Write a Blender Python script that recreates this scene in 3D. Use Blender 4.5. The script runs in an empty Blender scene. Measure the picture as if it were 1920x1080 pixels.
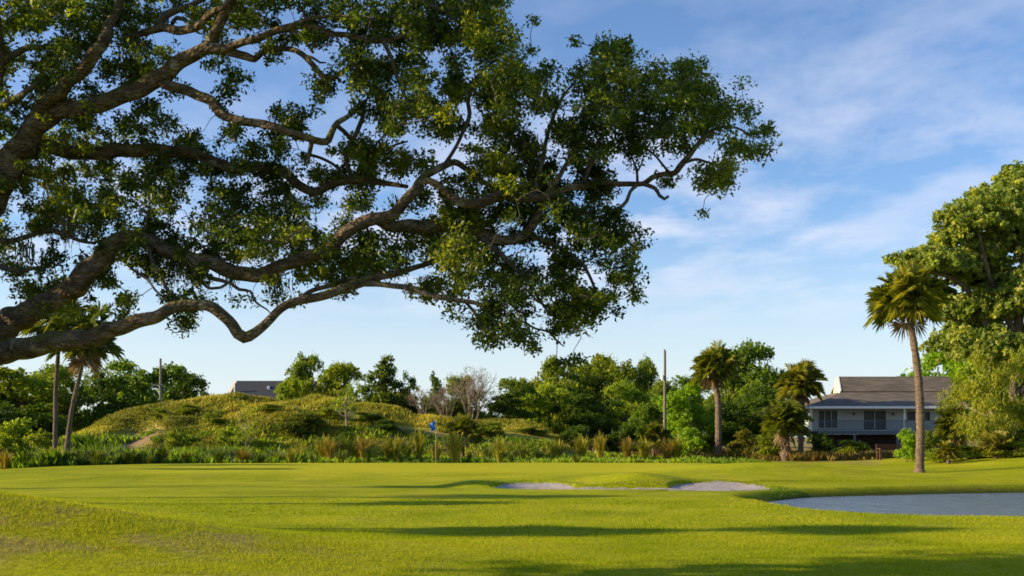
import bpy, math, random
import numpy as np
from mathutils import Vector, Matrix

R = math.radians
sc = bpy.context.scene
COL = sc.collection

# ------------------------------------------------------------------ camera, sky, sun, exposure
EYE, HOR, FPX = 1.7, 818.0, 2060.0
cam_d = bpy.data.cameras.new("camera")
cam = bpy.data.objects.new("camera", cam_d); COL.objects.link(cam)
cam.location = (0, 0, EYE); cam.rotation_euler = (R(90), 0, 0)
cam_d.sensor_width = 36.0; cam_d.lens = 36.0 * FPX / 1920.0
cam_d.shift_y = (HOR - 540.0) / 1920.0
cam_d.clip_start = 0.1; cam_d.clip_end = 5000
sc.camera = cam

SUN_EL = R(19.0)
LDIR = Vector((1.0, 0.085, 0)).normalized()             # the way the light travels, on the ground
sun_to = Vector((-LDIR.x * math.cos(SUN_EL), -LDIR.y * math.cos(SUN_EL), math.sin(SUN_EL)))
sd = bpy.data.lights.new("sun", 'SUN'); sd.energy = 5.0; sd.angle = R(0.55); sd.color = (1.0, 0.78, 0.46)
sun = bpy.data.objects.new("sun", sd); COL.objects.link(sun)
sun.rotation_euler = sun_to.to_track_quat('Z', 'Y').to_euler()
sun.location = (-60, -20, 60)

world = bpy.data.worlds.new("World"); sc.world = world; world.use_nodes = True
nt = world.node_tree; nt.nodes.clear()
def N(t, typ, **kw):
    n = t.nodes.new(typ)
    for k, v in kw.items(): setattr(n, k, v)
    return n
def ramp(t, stops, interp='LINEAR'):
    n = t.nodes.new('ShaderNodeValToRGB'); cr = n.color_ramp; cr.interpolation = interp
    while len(cr.elements) > 1: cr.elements.remove(cr.elements[0])
    cr.elements[0].position = stops[0][0]; cr.elements[0].color = (*stops[0][1], 1)
    for p, c in stops[1:]:
        e = cr.elements.new(p); e.color = (*c, 1)
    return n
sky = N(nt, 'ShaderNodeTexSky', sky_type='NISHITA', sun_disc=False)
sky.sun_elevation = SUN_EL
sky.sun_rotation = math.atan2(sun_to.x, sun_to.y)
sky.altitude = 0; sky.air_density = 1.0; sky.dust_density = 0.4; sky.ozone_density = 3.0
# thin high clouds: streaks laid out on a flat cloud deck overhead
geo = N(nt, 'ShaderNodeTexCoord')
sep = N(nt, 'ShaderNodeSeparateXYZ'); nt.links.new(geo.outputs['Generated'], sep.inputs[0])
zc = N(nt, 'ShaderNodeMath', operation='MAXIMUM'); nt.links.new(sep.outputs[2], zc.inputs[0]); zc.inputs[1].default_value = 0.02
zc2 = N(nt, 'ShaderNodeMath', operation='ADD'); nt.links.new(zc.outputs[0], zc2.inputs[0]); zc2.inputs[1].default_value = 0.12
dx = N(nt, 'ShaderNodeMath', operation='DIVIDE'); nt.links.new(sep.outputs[0], dx.inputs[0]); nt.links.new(zc2.outputs[0], dx.inputs[1])
dy = N(nt, 'ShaderNodeMath', operation='DIVIDE'); nt.links.new(sep.outputs[1], dy.inputs[0]); nt.links.new(zc2.outputs[0], dy.inputs[1])
cmb = N(nt, 'ShaderNodeCombineXYZ'); nt.links.new(dx.outputs[0], cmb.inputs[0]); nt.links.new(dy.outputs[0], cmb.inputs[1])
mp = N(nt, 'ShaderNodeMapping'); nt.links.new(cmb.outputs[0], mp.inputs[0])
mp.inputs['Scale'].default_value = (1.0, 0.8, 1); mp.inputs['Rotation'].default_value = (0, 0, 0.25)
mp.inputs['Location'].default_value = (3.1, 1.7, 0.0)
n1 = N(nt, 'ShaderNodeTexNoise'); nt.links.new(mp.outputs[0], n1.inputs[0])
n1.inputs['Scale'].default_value = 2.6; n1.inputs['Detail'].default_value = 9; n1.inputs['Roughness'].default_value = 0.58; n1.inputs['Distortion'].default_value = 0.15
cr = ramp(nt, [(0.42, (0, 0, 0)), (0.62, (1, 1, 1))]); nt.links.new(n1.outputs[0], cr.inputs[0])
n2 = N(nt, 'ShaderNodeTexNoise'); nt.links.new(mp.outputs[0], n2.inputs[0]); n2.inputs['Scale'].default_value = 0.55; n2.inputs['Detail'].default_value = 3
cr2 = ramp(nt, [(0.36, (0.25, 0.25, 0.25)), (0.58, (1, 1, 1))]); nt.links.new(n2.outputs[0], cr2.inputs[0])
lowd = N(nt, 'ShaderNodeMapRange'); nt.links.new(sep.outputs[2], lowd.inputs[0]); lowd.inputs[1].default_value = .38; lowd.inputs[2].default_value = .20; lowd.inputs[3].default_value = .20; lowd.inputs[4].default_value = 1.0
mm = N(nt, 'ShaderNodeMath', operation='MULTIPLY'); nt.links.new(cr2.outputs[0], mm.inputs[0]); nt.links.new(lowd.outputs[0], mm.inputs[1])
hz = N(nt, 'ShaderNodeMapRange', interpolation_type='SMOOTHSTEP'); nt.links.new(sep.outputs[2], hz.inputs[0]); hz.inputs[1].default_value = .07; hz.inputs[2].default_value = .17
mmh = N(nt, 'ShaderNodeMath', operation='MULTIPLY'); nt.links.new(mm.outputs[0], mmh.inputs[0]); nt.links.new(hz.outputs[0], mmh.inputs[1]); mm = mmh
mm2 = N(nt, 'ShaderNodeMath', operation='MULTIPLY'); nt.links.new(mm.outputs[0], mm2.inputs[0]); nt.links.new(cr.outputs[0], mm2.inputs[1])
m1 = N(nt, 'ShaderNodeMath', operation='MULTIPLY'); nt.links.new(mm2.outputs[0], m1.inputs[0]); m1.inputs[1].default_value = 0.80
mixc = N(nt, 'ShaderNodeMixRGB', blend_type='MIX'); nt.links.new(m1.outputs[0], mixc.inputs[0])
tint = N(nt, 'ShaderNodeMixRGB', blend_type='MULTIPLY'); tint.inputs[0].default_value = 1.0
nt.links.new(sky.outputs[0], tint.inputs[1]); tint.inputs[2].default_value = (0.86, 0.93, 1.07, 1)
nt.links.new(tint.outputs[0], mixc.inputs[1]); mixc.inputs[2].default_value = (4.9, 5.0, 5.7, 1)
# pale moist air low over the horizon
vl = N(nt, 'ShaderNodeMapRange', interpolation_type='SMOOTHSTEP'); nt.links.new(sep.outputs[2], vl.inputs[0]); vl.inputs[1].default_value = .21; vl.inputs[2].default_value = -.02; vl.inputs[3].default_value = 0.0; vl.inputs[4].default_value = .9
vm = N(nt, 'ShaderNodeMixRGB'); nt.links.new(vl.outputs[0], vm.inputs[0]); nt.links.new(mixc.outputs[0], vm.inputs[1]); vm.inputs[2].default_value = (4.5, 5.0, 5.2, 1)
bg = N(nt, 'ShaderNodeBackground'); nt.links.new(vm.outputs[0], bg.inputs[0]); bg.inputs[1].default_value = 0.100
wo = N(nt, 'ShaderNodeOutputWorld'); nt.links.new(bg.outputs[0], wo.inputs[0])

sc.view_settings.view_transform = 'Standard'; sc.view_settings.look = 'None'
sc.view_settings.gamma = 1.0; sc.view_settings.use_curve_mapping = False
sc.view_settings.exposure = 0.90
sc.render.engine = 'CYCLES'
cy = sc.cycles
cy.max_bounces = 6; cy.diffuse_bounces = 3; cy.glossy_bounces = 2; cy.transmission_bounces = 3; cy.transparent_max_bounces = 8
cy.caustics_reflective = False; cy.caustics_refractive = False
cy.filter_width = 1.7; cy.use_denoising = True

# ------------------------------------------------------------------ helpers
def W(px, py, Y):                     # a sight line of the survey, at distance Y, in metres
    return np.array([(px - 960.0) / FPX * Y, Y, EYE + (HOR - py) / FPX * Y])
def px2m(p, Y): return p / FPX * Y
OSC = 0.90
def tag(o, label=None, cat=None, group=None, kind=None):
    if label: o['label'] = label
    if cat: o['category'] = cat
    if group: o['group'] = group
    if kind: o['kind'] = kind
    return o
def empty(name, loc, rz=0.0):
    o = bpy.data.objects.new(name, None); COL.objects.link(o); o.location = loc
    o.rotation_euler = (0, 0, rz); o.empty_display_size = 0.2
    return o
def mesh(name, V, F, mat, smooth=False, attrs=None):
    V = np.asarray(V, dtype=np.float32); F = np.asarray(F, dtype=np.int32)
    me = bpy.data.meshes.new(name)
    k = F.shape[1]
    me.vertices.add(len(V)); me.vertices.foreach_set('co', V.ravel())
    me.loops.add(F.size); me.loops.foreach_set('vertex_index', F.ravel())
    me.polygons.add(len(F)); me.polygons.foreach_set('loop_start', np.arange(0, F.size, k, dtype=np.int32))
    me.polygons.foreach_set('loop_total', np.full(len(F), k, dtype=np.int32))
    if smooth: me.polygons.foreach_set('use_smooth', np.ones(len(F), dtype=bool))
    for nm, arr in (attrs or {}).items():
        a = me.attributes.new(nm, 'FLOAT', 'POINT'); a.data.foreach_set('value', np.asarray(arr, dtype=np.float32))
    me.update(calc_edges=True); me.validate()
    if mat: me.materials.append(mat)
    return me
def link(name, me, parent=None, loc=(0, 0, 0)):
    o = bpy.data.objects.new(name, me); COL.objects.link(o); o.parent = parent; o.location = loc
    return o
class MB:                             # collects polygons of any size into one mesh
    def __init__(s): s.v = []; s.f = []
    def quad(s, a, b, c, d):
        n = len(s.v); s.v += [tuple(a), tuple(b), tuple(c), tuple(d)]; s.f.append((n, n+1, n+2, n+3))
    def tri(s, a, b, c):
        n = len(s.v); s.v += [tuple(a), tuple(b), tuple(c)]; s.f.append((n, n+1, n+2))
    def box(s, x0, x1, y0, y1, z0, z1):
        n = len(s.v)
        s.v += [(x0,y0,z0),(x1,y0,z0),(x1,y1,z0),(x0,y1,z0),(x0,y0,z1),(x1,y0,z1),(x1,y1,z1),(x0,y1,z1)]
        for q in ((0,3,2,1),(4,5,6,7),(0,1,5,4),(1,2,6,5),(2,3,7,6),(3,0,4,7)): s.f.append(tuple(n+i for i in q))
    def slab(s, pts, t):              # a polygon given thickness t along its normal (downwards)
        p = [Vector(q) for q in pts]; nrm = (p[1]-p[0]).cross(p[2]-p[0]).normalized()
        n = len(s.v); m = len(p)
        s.v += [tuple(q) for q in p] + [tuple(q - nrm*t) for q in p]
        s.f.append(tuple(range(n, n+m))); s.f.append(tuple(range(n+2*m-1, n+m-1, -1)))
        for i in range(m):
            j = (i+1) % m; s.f.append((n+i, n+m+i, n+m+j, n+j))
    def tube(s, pts, rad, k=8, cap=True):
        V, F = tube_geo(np.array(pts, float), np.array(rad, float), k)
        n = len(s.v); s.v += [tuple(v) for v in V]; s.f += [tuple(int(n+i) for i in f) for f in F]
        if cap:
            m = len(pts); s.f.append(tuple(n+i for i in range(k))[::-1]); s.f.append(tuple(n+(m-1)*k+i for i in range(k)))
    def build(s, name, mat, parent=None, smooth=False, bevel=0):
        me = bpy.data.meshes.new(name); me.from_pydata(s.v, [], s.f); me.update()
        if mat: me.materials.append(mat)
        if smooth: me.polygons.foreach_set('use_smooth', np.ones(len(me.polygons), dtype=bool))
        o = link(name, me, parent)
        if bevel:
            b = o.modifiers.new('bevel', 'BEVEL'); b.width = bevel; b.segments = 2; b.limit_method = 'ANGLE'
        return o
def tube_geo(P, r, k=8, wob=None, rng=None):
    T = np.gradient(P, axis=0); T /= (np.linalg.norm(T, axis=1, keepdims=True) + 1e-9)
    up = np.array([0, 0, 1.0]) if abs(T[0][2]) < 0.9 else np.array([1.0, 0, 0])
    U = np.zeros_like(P); u = up - T[0]*up.dot(T[0]); u /= np.linalg.norm(u)
    for i in range(len(P)):
        u = u - T[i]*u.dot(T[i]); u /= (np.linalg.norm(u) + 1e-9); U[i] = u
    B = np.cross(T, U)
    a = np.linspace(0, 2*np.pi, k, endpoint=False)
    rr = np.repeat(r[:, None], k, 1)
    if wob is not None:
        s = np.concatenate([[0], np.cumsum(np.linalg.norm(np.diff(P, axis=0), axis=1))])[:, None]
        A = a[None, :]
        ph = rng.uniform(0, 6.28, 8)
        w = (np.sin(A*2 + s*2.1 + ph[0]) * .45 + np.sin(A*3 - s*5.3 + ph[1]) * .35 + np.sin(A*1 + s*9.1 + ph[2]) * .30
             + np.sin(A*5 + s*13 + ph[3]) * .22 + np.sin(A*7 - s*23 + ph[4]) * .16 + np.sin(s*3.7 + ph[5]) * .4)
        rr = rr * (1 + wob*w)
    V = P[:, None, :] + rr[..., None]*(np.cos(a)[None, :, None]*U[:, None, :] + np.sin(a)[None, :, None]*B[:, None, :])
    n = len(P); i = np.arange(n-1)[:, None]*k; j = np.arange(k)[None, :]; j2 = (j+1) % k
    F = np.stack([i+j, i+j2, i+k+j2, i+k+j], -1).reshape(-1, 4)
    return V.reshape(-1, 3), F
def join(parts):
    Vs, Fs, n = [], [], 0
    for V, F in parts:
        Vs.append(V); Fs.append(F+n); n += len(V)
    return np.concatenate(Vs), np.concatenate(Fs)
def catmull(P, step):
    P = np.array(P, float)
    Q = np.vstack([2*P[0]-P[1], P, 2*P[-1]-P[-2]]); out = []
    for i in range(1, len(Q)-2):
        d = np.linalg.norm((Q[i+1]-Q[i])[:3]); n = max(1, int(d/step))
        t = np.linspace(0, 1, n, endpoint=False)[:, None]
        p0, p1, p2, p3 = Q[i-1], Q[i], Q[i+1], Q[i+2]
        out.append(0.5*((2*p1) + (-p0+p2)*t + (2*p0-5*p1+4*p2-p3)*t**2 + (-p0+3*p1-3*p2+p3)*t**3))
    out.append(P[-1:]); return np.vstack(out)
def rnd_dir(rng, n):
    v = rng.normal(size=(n, 3)); return v/np.linalg.norm(v, axis=1, keepdims=True)
def leaves(C, D, L, Wd, rng, upb=0.5, fold=0.25, droop=0.0):
    """leaf shapes: centres C, pointing D, length L, width Wd -> 4 verts, 2 tris each"""
    n = len(C); nr = rnd_dir(rng, n); nr[:, 2] = np.abs(nr[:, 2]) + upb
    S = np.cross(D, nr); S /= (np.linalg.norm(S, axis=1, keepdims=True)+1e-9)
    Nn = np.cross(S, D)
    L = np.asarray(L)[:, None]; Wd = np.asarray(Wd)[:, None]
    a = C - D*L*.5; b = C + S*Wd*.5 + Nn*Wd*fold + D*L*.08; c = C + D*L*.5 - np.array([0, 0, 1])*L*droop; d = C - S*Wd*.5 + Nn*Wd*fold + D*L*.08
    V = np.stack([a, b, c, d], 1).reshape(-1, 3)
    i = np.arange(n)[:, None]*4
    F = np.concatenate([i+np.array([[0, 1, 2]]), i+np.array([[0, 2, 3]])], 1).reshape(-1, 3)
    return V, F
def vnoise(x, y, seed=0):             # smooth value noise on arrays
    xi = np.floor(x).astype(np.int64); yi = np.floor(y).astype(np.int64); fx = x-xi; fy = y-yi
    fx = fx*fx*(3-2*fx); fy = fy*fy*(3-2*fy)
    def h(a, b):
        v = (a*374761393 + b*668265263 + seed*1442695041) & 0x7fffffff
        v = ((v ^ (v >> 13))*1274126177) & 0x7fffffff
        return ((v ^ (v >> 16)) & 0xffff)/65535.0
    return (h(xi, yi)*(1-fx)+h(xi+1, yi)*fx)*(1-fy) + (h(xi, yi+1)*(1-fx)+h(xi+1, yi+1)*fx)*fy
def sstep(a, b, x):
    t = np.clip((x-a)/(b-a), 0, 1); return t*t*(3-2*t)

# ------------------------------------------------------------------ materials
def mat_base(name):
    m = bpy.data.materials.new(name); m.use_nodes = True; t = m.node_tree; t.nodes.clear()
    return m, t, N(t, 'ShaderNodeOutputMaterial')
def leaf_mat(name, stops, trans=0.45, tcol=(1.5, 1.5, .55), rough=0.5, use_obj=True, spec=0.25):
    m, t, out = mat_base(name)
    at = N(t, 'ShaderNodeAttribute', attribute_name='tint')
    gm = N(t, 'ShaderNodeNewGeometry')
    ad = N(t, 'ShaderNodeMath', operation='MULTIPLY_ADD'); t.links.new(gm.outputs['Random Per Island'], ad.inputs[0]); ad.inputs[1].default_value = .35
    t.links.new(at.outputs['Fac'], ad.inputs[2])
    sb = N(t, 'ShaderNodeMath', operation='SUBTRACT'); t.links.new(ad.outputs[0], sb.inputs[0]); sb.inputs[1].default_value = .17
    rp = ramp(t, stops); t.links.new(sb.outputs[0], rp.inputs[0]); c = rp.outputs[0]
    if use_obj:
        oi = N(t, 'ShaderNodeObjectInfo'); mx = N(t, 'ShaderNodeMixRGB', blend_type='MULTIPLY'); mx.inputs[0].default_value = 1
        t.links.new(c, mx.inputs[1]); t.links.new(oi.outputs['Color'], mx.inputs[2]); c = mx.outputs[0]
    p = N(t, 'ShaderNodeBsdfPrincipled'); t.links.new(c, p.inputs['Base Color']); p.inputs['Roughness'].default_value = rough
    p.inputs['Specular IOR Level'].default_value = spec
    tr = N(t, 'ShaderNodeBsdfTranslucent'); tm = N(t, 'ShaderNodeMixRGB', blend_type='MULTIPLY'); tm.inputs[0].default_value = 1
    t.links.new(c, tm.inputs[1]); tm.inputs[2].default_value = (*tcol, 1); t.links.new(tm.outputs[0], tr.inputs[0])
    ms = N(t, 'ShaderNodeMixShader'); ms.inputs[0].default_value = trans
    t.links.new(p.outputs[0], ms.inputs[1]); t.links.new(tr.outputs[0], ms.inputs[2]); t.links.new(ms.outputs[0], out.inputs[0])
    return m
def bark_mat(name, stops, scale=6.0, stretch=(1, 1, .35), bump=0.6, patch=None, rough=.9, moss=None):
    m, t, out = mat_base(name)
    tc = N(t, 'ShaderNodeTexCoord'); mp = N(t, 'ShaderNodeMapping'); mp.inputs['Scale'].default_value = stretch
    t.links.new(tc.outputs['Object'], mp.inputs[0])
    n = N(t, 'ShaderNodeTexNoise'); n.inputs['Scale'].default_value = scale; n.inputs['Detail'].default_value = 10; n.inputs['Roughness'].default_value = .65
    t.links.new(mp.outputs[0], n.inputs[0])
    rp = ramp(t, stops); t.links.new(n.outputs[0], rp.inputs[0]); c = rp.outputs[0]
    if patch:
        n2 = N(t, 'ShaderNodeTexNoise'); n2.inputs['Scale'].default_value = patch[0]; n2.inputs['Detail'].default_value = 6
        t.links.new(tc.outputs['Object'], n2.inputs[0])
        r2 = ramp(t, [(patch[1], (0, 0, 0)), (patch[1]+.1, (1, 1, 1))]); t.links.new(n2.outputs[0], r2.inputs[0])
        mx = N(t, 'ShaderNodeMixRGB'); t.links.new(r2.outputs[0], mx.inputs[0]); t.links.new(c, mx.inputs[1]); mx.inputs[2].default_value = (*patch[2], 1); c = mx.outputs[0]
    if moss:
        gn = N(t, 'ShaderNodeNewGeometry'); sx = N(t, 'ShaderNodeSeparateXYZ'); t.links.new(gn.outputs['Normal'], sx.inputs[0])
        n3 = N(t, 'ShaderNodeTexNoise'); n3.inputs['Scale'].default_value = 3.1; n3.inputs['Detail'].default_value = 7; t.links.new(tc.outputs['Object'], n3.inputs[0])
        a3 = N(t, 'ShaderNodeMath', operation='MULTIPLY_ADD'); t.links.new(sx.outputs[2], a3.inputs[0]); a3.inputs[1].default_value = .22; t.links.new(n3.outputs[0], a3.inputs[2])
        r3 = ramp(t, [(.60, (0, 0, 0)), (.74, (.8, .8, .8))]); t.links.new(a3.outputs[0], r3.inputs[0])
        mx = N(t, 'ShaderNodeMixRGB'); t.links.new(r3.outputs[0], mx.inputs[0]); t.links.new(c, mx.inputs[1]); mx.inputs[2].default_value = (*moss, 1); c = mx.outputs[0]
    p = N(t, 'ShaderNodeBsdfPrincipled'); t.links.new(c, p.inputs['Base Color']); p.inputs['Roughness'].default_value = rough
    p.inputs['Specular IOR Level'].default_value = .2
    v = N(t, 'ShaderNodeTexVoronoi'); v.inputs['Scale'].default_value = scale*3; t.links.new(mp.outputs[0], v.inputs[0])
    am = N(t, 'ShaderNodeMath', operation='ADD'); t.links.new(n.outputs[0], am.inputs[0]); t.links.new(v.outputs['Distance'], am.inputs[1])
    b = N(t, 'ShaderNodeBump'); b.inputs['Strength'].default_value = bump; b.inputs['Distance'].default_value = .05
    t.links.new(am.outputs[0], b.inputs['Height']); t.links.new(b.outputs[0], p.inputs['Normal']); t.links.new(p.outputs[0], out.inputs[0])
    return m
def plain_mat(name, c, rough=.8, var=.25, scale=3.0, bump=0.0, metal=0.0, stretch=(1, 1, 1)):
    m, t, out = mat_base(name)
    tc = N(t, 'ShaderNodeTexCoord'); mp = N(t, 'ShaderNodeMapping'); mp.inputs['Scale'].default_value = stretch; t.links.new(tc.outputs['Object'], mp.inputs[0])
    n = N(t, 'ShaderNodeTexNoise'); n.inputs['Scale'].default_value = scale; n.inputs['Detail'].default_value = 7; t.links.new(mp.outputs[0], n.inputs[0])
    rp = ramp(t, [(.3, tuple(x*(1-var) for x in c)), (.7, tuple(x*(1+var) for x in c))]); t.links.new(n.outputs[0], rp.inputs[0])
    p = N(t, 'ShaderNodeBsdfPrincipled'); t.links.new(rp.outputs[0], p.inputs['Base Color']); p.inputs['Roughness'].default_value = rough; p.inputs['Metallic'].default_value = metal
    if bump:
        b = N(t, 'ShaderNodeBump'); b.inputs['Strength'].default_value = bump; b.inputs['Distance'].default_value = .03
        t.links.new(n.outputs[0], b.inputs['Height']); t.links.new(b.outputs[0], p.inputs['Normal'])
    t.links.new(p.outputs[0], out.inputs[0]); return m

M_OAKLEAF = leaf_mat('oak_leaf', [(0, (.024, .042, .009)), (.42, (.056, .088, .013)), (.75, (.15, .18, .020)), (1, (.28, .28, .035))], trans=.48, tcol=(2.0, 2.1, .5), rough=.42, use_obj=False, spec=.4)
M_TREE = leaf_mat('tree_leaf', [(0, (.046, .072, .012)), (.45, (.115, .155, .021)), (1, (.24, .25, .036))], trans=.48, tcol=(1.6, 1.7, .5))
M_DUNE = leaf_mat('dune_grass', [(0, (.08, .085, .018)), (.5, (.17, .17, .03)), (1, (.30, .25, .06))], trans=.35, tcol=(1.2, 1.2, .6))
M_PALM = leaf_mat('palm_leaf', [(0, (.060, .075, .012)), (.5, (.15, .16, .022)), (1, (.28, .24, .05))], trans=.4, tcol=(1.4, 1.4, .5), rough=.4)
M_DEADFROND = leaf_mat('dry_frond', [(0, (.10, .065, .03)), (.5, (.22, .15, .07)), (1, (.34, .24, .12))], trans=.3, tcol=(1, .9, .7))
M_BLADE = leaf_mat('turf_blade', [(0, (.125, .18, .004)), (.5, (.28, .33, .008)), (1, (.42, .39, .030))], trans=.45, spec=.06, tcol=(1.2, 1.3, .6), use_obj=False)
M_MOSS = leaf_mat('hanging_moss', [(0, (.05, .055, .025)), (.5, (.10, .105, .05)), (1, (.16, .16, .08))], trans=.4, tcol=(1, 1, .8), use_obj=False)
M_BARK = bark_mat('oak_bark', [(.28, (.034, .022, .012)), (.5, (.10, .074, .046)), (.72, (.26, .20, .13))], scale=7, stretch=(.8, 1, 1.5), bump=1.0, patch=(4.5, .60, (.24, .24, .18)), moss=(.11, .115, .022))
M_TWIG = bark_mat('twig_bark', [(.3, (.05, .04, .028)), (.7, (.14, .12, .085))], scale=14)
M_TRUNK = bark_mat('tree_bark', [(.3, (.05, .038, .026)), (.7, (.17, .135, .10))], scale=5)
M_PALMTRUNK = bark_mat('palm_bark', [(.32, (.09, .060, .042)), (.68, (.38, .28, .20))], scale=6, stretch=(.6, .6, 5.0), bump=1.0)
M_BOOT = bark_mat('palm_boots', [(.3, (.16, .08, .04)), (.7, (.40, .24, .14))], scale=9, bump=.9)
M_PALEBARK = bark_mat('pale_bark', [(.3, (.16, .12, .09)), (.7, (.36, .29, .22))], scale=8)

# ------------------------------------------------------------------ the ground
POND = np.array([(7.3, 29.6), (7.2, 31.9), (8.2, 33.6), (9.6, 35.3), (13.0, 36.9), (16.5, 38.0), (20.5, 38.7), (28, 40), (36, 38), (38, 33), (30, 26), (20, 24.2), (11.5, 24.3), (8.8, 24.7), (7.9, 25.8), (7.5, 27.4)])
WATER_Z = -0.27
def poly_sd(x, y, P):
    d = np.full(x.shape, 1e9); ins = np.zeros(x.shape, bool); n = len(P)
    for i in range(n):
        a = P[i]; b = P[(i+1) % n]; e = b-a; wx = x-a[0]; wy = y-a[1]
        t = np.clip((wx*e[0]+wy*e[1])/e.dot(e), 0, 1); d = np.minimum(d, (wx-t*e[0])**2+(wy-t*e[1])**2)
        c = ((a[1] > y) != (b[1] > y)) & (x < (b[0]-a[0])*(y-a[1])/(b[1]-a[1]+1e-12)+a[0]); ins ^= c
    d = np.sqrt(d); return np.where(ins, -d, d)
_cp = catmull(np.vstack([POND, POND[:1]]), .8)[:-1]
def pond_sd(x, y): return poly_sd(x, y, _cp)
def bunker_sd(x, y):
    def ell(cx, cy, a, b): return (np.sqrt(((x-cx)/a)**2+((y-cy)/b)**2)-1)*min(a, b)
    wob = .12*(vnoise(x*1.3, y*1.3, 5)-.5)
    d = np.minimum(ell(.75, 36.7, 1.3, 1.4), ell(6.9, 36.4, 1.6, 1.75))
    t = np.clip((x-.8)/5.8, 0, 1); cap = np.sqrt((x-(.8+5.8*t))**2+((y-36.1)/1.0)**2)-.72
    return np.minimum(d, cap)+wob
def sand_z(x, y): return -.27+.092*np.clip(y-35.0, 0, 9)+.07*np.exp(np.clip(bunker_sd(x, y), -3, .1)/.35)+.04*(vnoise(x*1.1, y*1.1, 9)-.5)
MX = np.array([-60, -38, -33.6, -32, -30, -27.5, -24, -21, -18.5, -14, -10, -8, -5, -2, 0.5, 2.0, 4.2, 8, 60.])
MZ = np.array([0, 0, 0.4, 2.1, 3.4, 4.1, 4.4, 4.6, 4.65, 4.4, 3.9, 3.45, 3.05, 2.9, 2.8, 2.3, 0.6, 0, 0.])
def ridge(x): return np.interp(x, MX, MZ)
def H(x, y, bump=True):
    x = np.asarray(x, float); y = np.asarray(y, float)
    z = .10*(vnoise(x*.09, y*.09, 1)-.5) + .05*(vnoise(x*.35, y*.35, 2)-.5)
    z = z*sstep(4, 12, y)
    z += 1.02*np.exp(-((x+9.2)/5.2)**2-((y-15.4)/np.where(y > 15.4, 2.6, 2.6))**2)                        # hump near the oak
    z += .33*sstep(40, 46.5, y+.6*np.sin(x*.3))*(1-sstep(57.5, 64, y+.07*np.abs(x)))*sstep(-30, -16, x)*(1-sstep(9, 17, x))
    z += .48*np.exp(-((x-11.0)/4.0)**2-((y-44.0)/3.0)**2)
    z += .34*np.exp(-((x-4)/6.0)**2-((y-39.9)/1.9)**2)                             # shoulder behind the bunker
    z += .75*sstep(19, 32, x)*sstep(43, 56, y)*(1-sstep(70, 85, y))                # bank at right
    z += .20*np.exp(-((x+1.35)/.95)**2-((y-37.4)/1.4)**2) + .30*np.exp(-((x-4.4)/1.3)**2-((y-38.2)/1.2)**2)
    # rough mound
    rz = ridge(x + .8*np.sin(y*.3)); u = (y-84)/11.5
    prof = np.where(u < 0, np.clip(1-np.abs(u), 0, 1)**.62, np.clip(1-np.abs(u)*.8, 0, 1)**.8)
    lump = 1+.15*(vnoise(x*.28+3, y*.28, 11)-.5)+.14*(vnoise(x*.8, y*.8, 12)-.5)
    gully = np.exp(-((x+26.6+(y-78)*.10)/1.5)**2)*np.exp(-((y-76.5)/4.2)**2)
    z = np.maximum(z, rz*prof*lump*(1-.38*gully))
    z += .25*sstep(62, 80, y)*(vnoise(x*.25, y*.25, 7)-.3)
    # bunker
    sb = bunker_sd(x, y)
    lip = np.exp(-((np.clip(sb, 0, 9)-.12)/.45)**2)*.05*sstep(36, 37, y)
    z = z+lip
    z = np.where(sb < .10, np.minimum(z, np.where(sb < .0, sand_z(x, y)-.06, z*sstep(0, .10, sb)+(sand_z(x, y)-.06)*(1-sstep(0, .10, sb)))), z)
    # pond
    pd = pond_sd(x, y)
    far = sstep(31, 37, y)
    bank = WATER_Z-.02+(z-WATER_Z+.02)*sstep(-.12, .95-.45*far, pd)-.05*far*sstep(.5, 3, pd)
    z = np.where(pd < 3.5, bank, z)
    z = np.where(pd < 0, WATER_Z-.02-.5*sstep(0, 1.5, -pd), z)
    return z
def Hs(x, y): return float(H(np.array([x]), np.array([y]))[0])

def axis(spans):
    out = [spans[0][0]]
    for a, b, s in spans:
        n = max(1, int(round((b-a)/s))); out += list(np.linspace(a, b, n+1)[1:])
    return np.array(out)
def edge(x): return 62+.8*np.sin(x*.35)+.5*np.sin(x*.9)-.25*np.clip(-x, 0, 40)+.35*np.clip(x-2, 0, 22)
xs = axis([(-900, -150, 75), (-150, -60, 6), (-60, -16, .55), (-16, -3, .3), (-3, 10, .11), (10, 22, .28), (22, 60, .7), (60, 150, 6), (150, 900, 75)])
ys = axis([(-60, 4, 4), (4, 12, .8), (12, 24, .25), (24, 33.5, .2), (33.5, 43, .09), (43, 60, .3), (60, 100, .6), (100, 160, 4), (160, 1500, 67)])
GX, GY = np.meshgrid(xs, ys); GZ = H(GX, GY)
V = np.stack([GX, GY, GZ], -1).reshape(-1, 3); nx, ny = len(xs), len(ys)
i = (np.arange(ny-1)[:, None]*nx+np.arange(nx-1)[None, :]).reshape(-1)
F = np.stack([i, i+1, i+nx+1, i+nx], 1)
x, y, z = V[:, 0], V[:, 1], V[:, 2]
edge_far = edge(x)
edge_far = np.where(x > 20, 61+9*sstep(20, 24, x)-16*sstep(27, 34, x), edge_far)
rough = sstep(-.6, .9, y-edge_far)
gul = np.exp(-((x+26.4+(y-78)*.10)/2.3)**2)*np.exp(-((y-75.6)/3.6)**2)
dirt = np.clip(gul*1.4-.25, 0, 1)*sstep(.3, .6, vnoise(x*.9, y*.9, 21)+gul*.4)
dirt = np.maximum(dirt, .8*np.exp(-((x+5.5)/6)**2-((y-76.0)/2.5)**2)*sstep(.35, .5, vnoise(x*.5, y*.5, 29)))
dirt = np.maximum(dirt, sstep(.35, .5, vnoise(x*.35, y*.35, 23))*sstep(88, 92, y)*.8)
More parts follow.
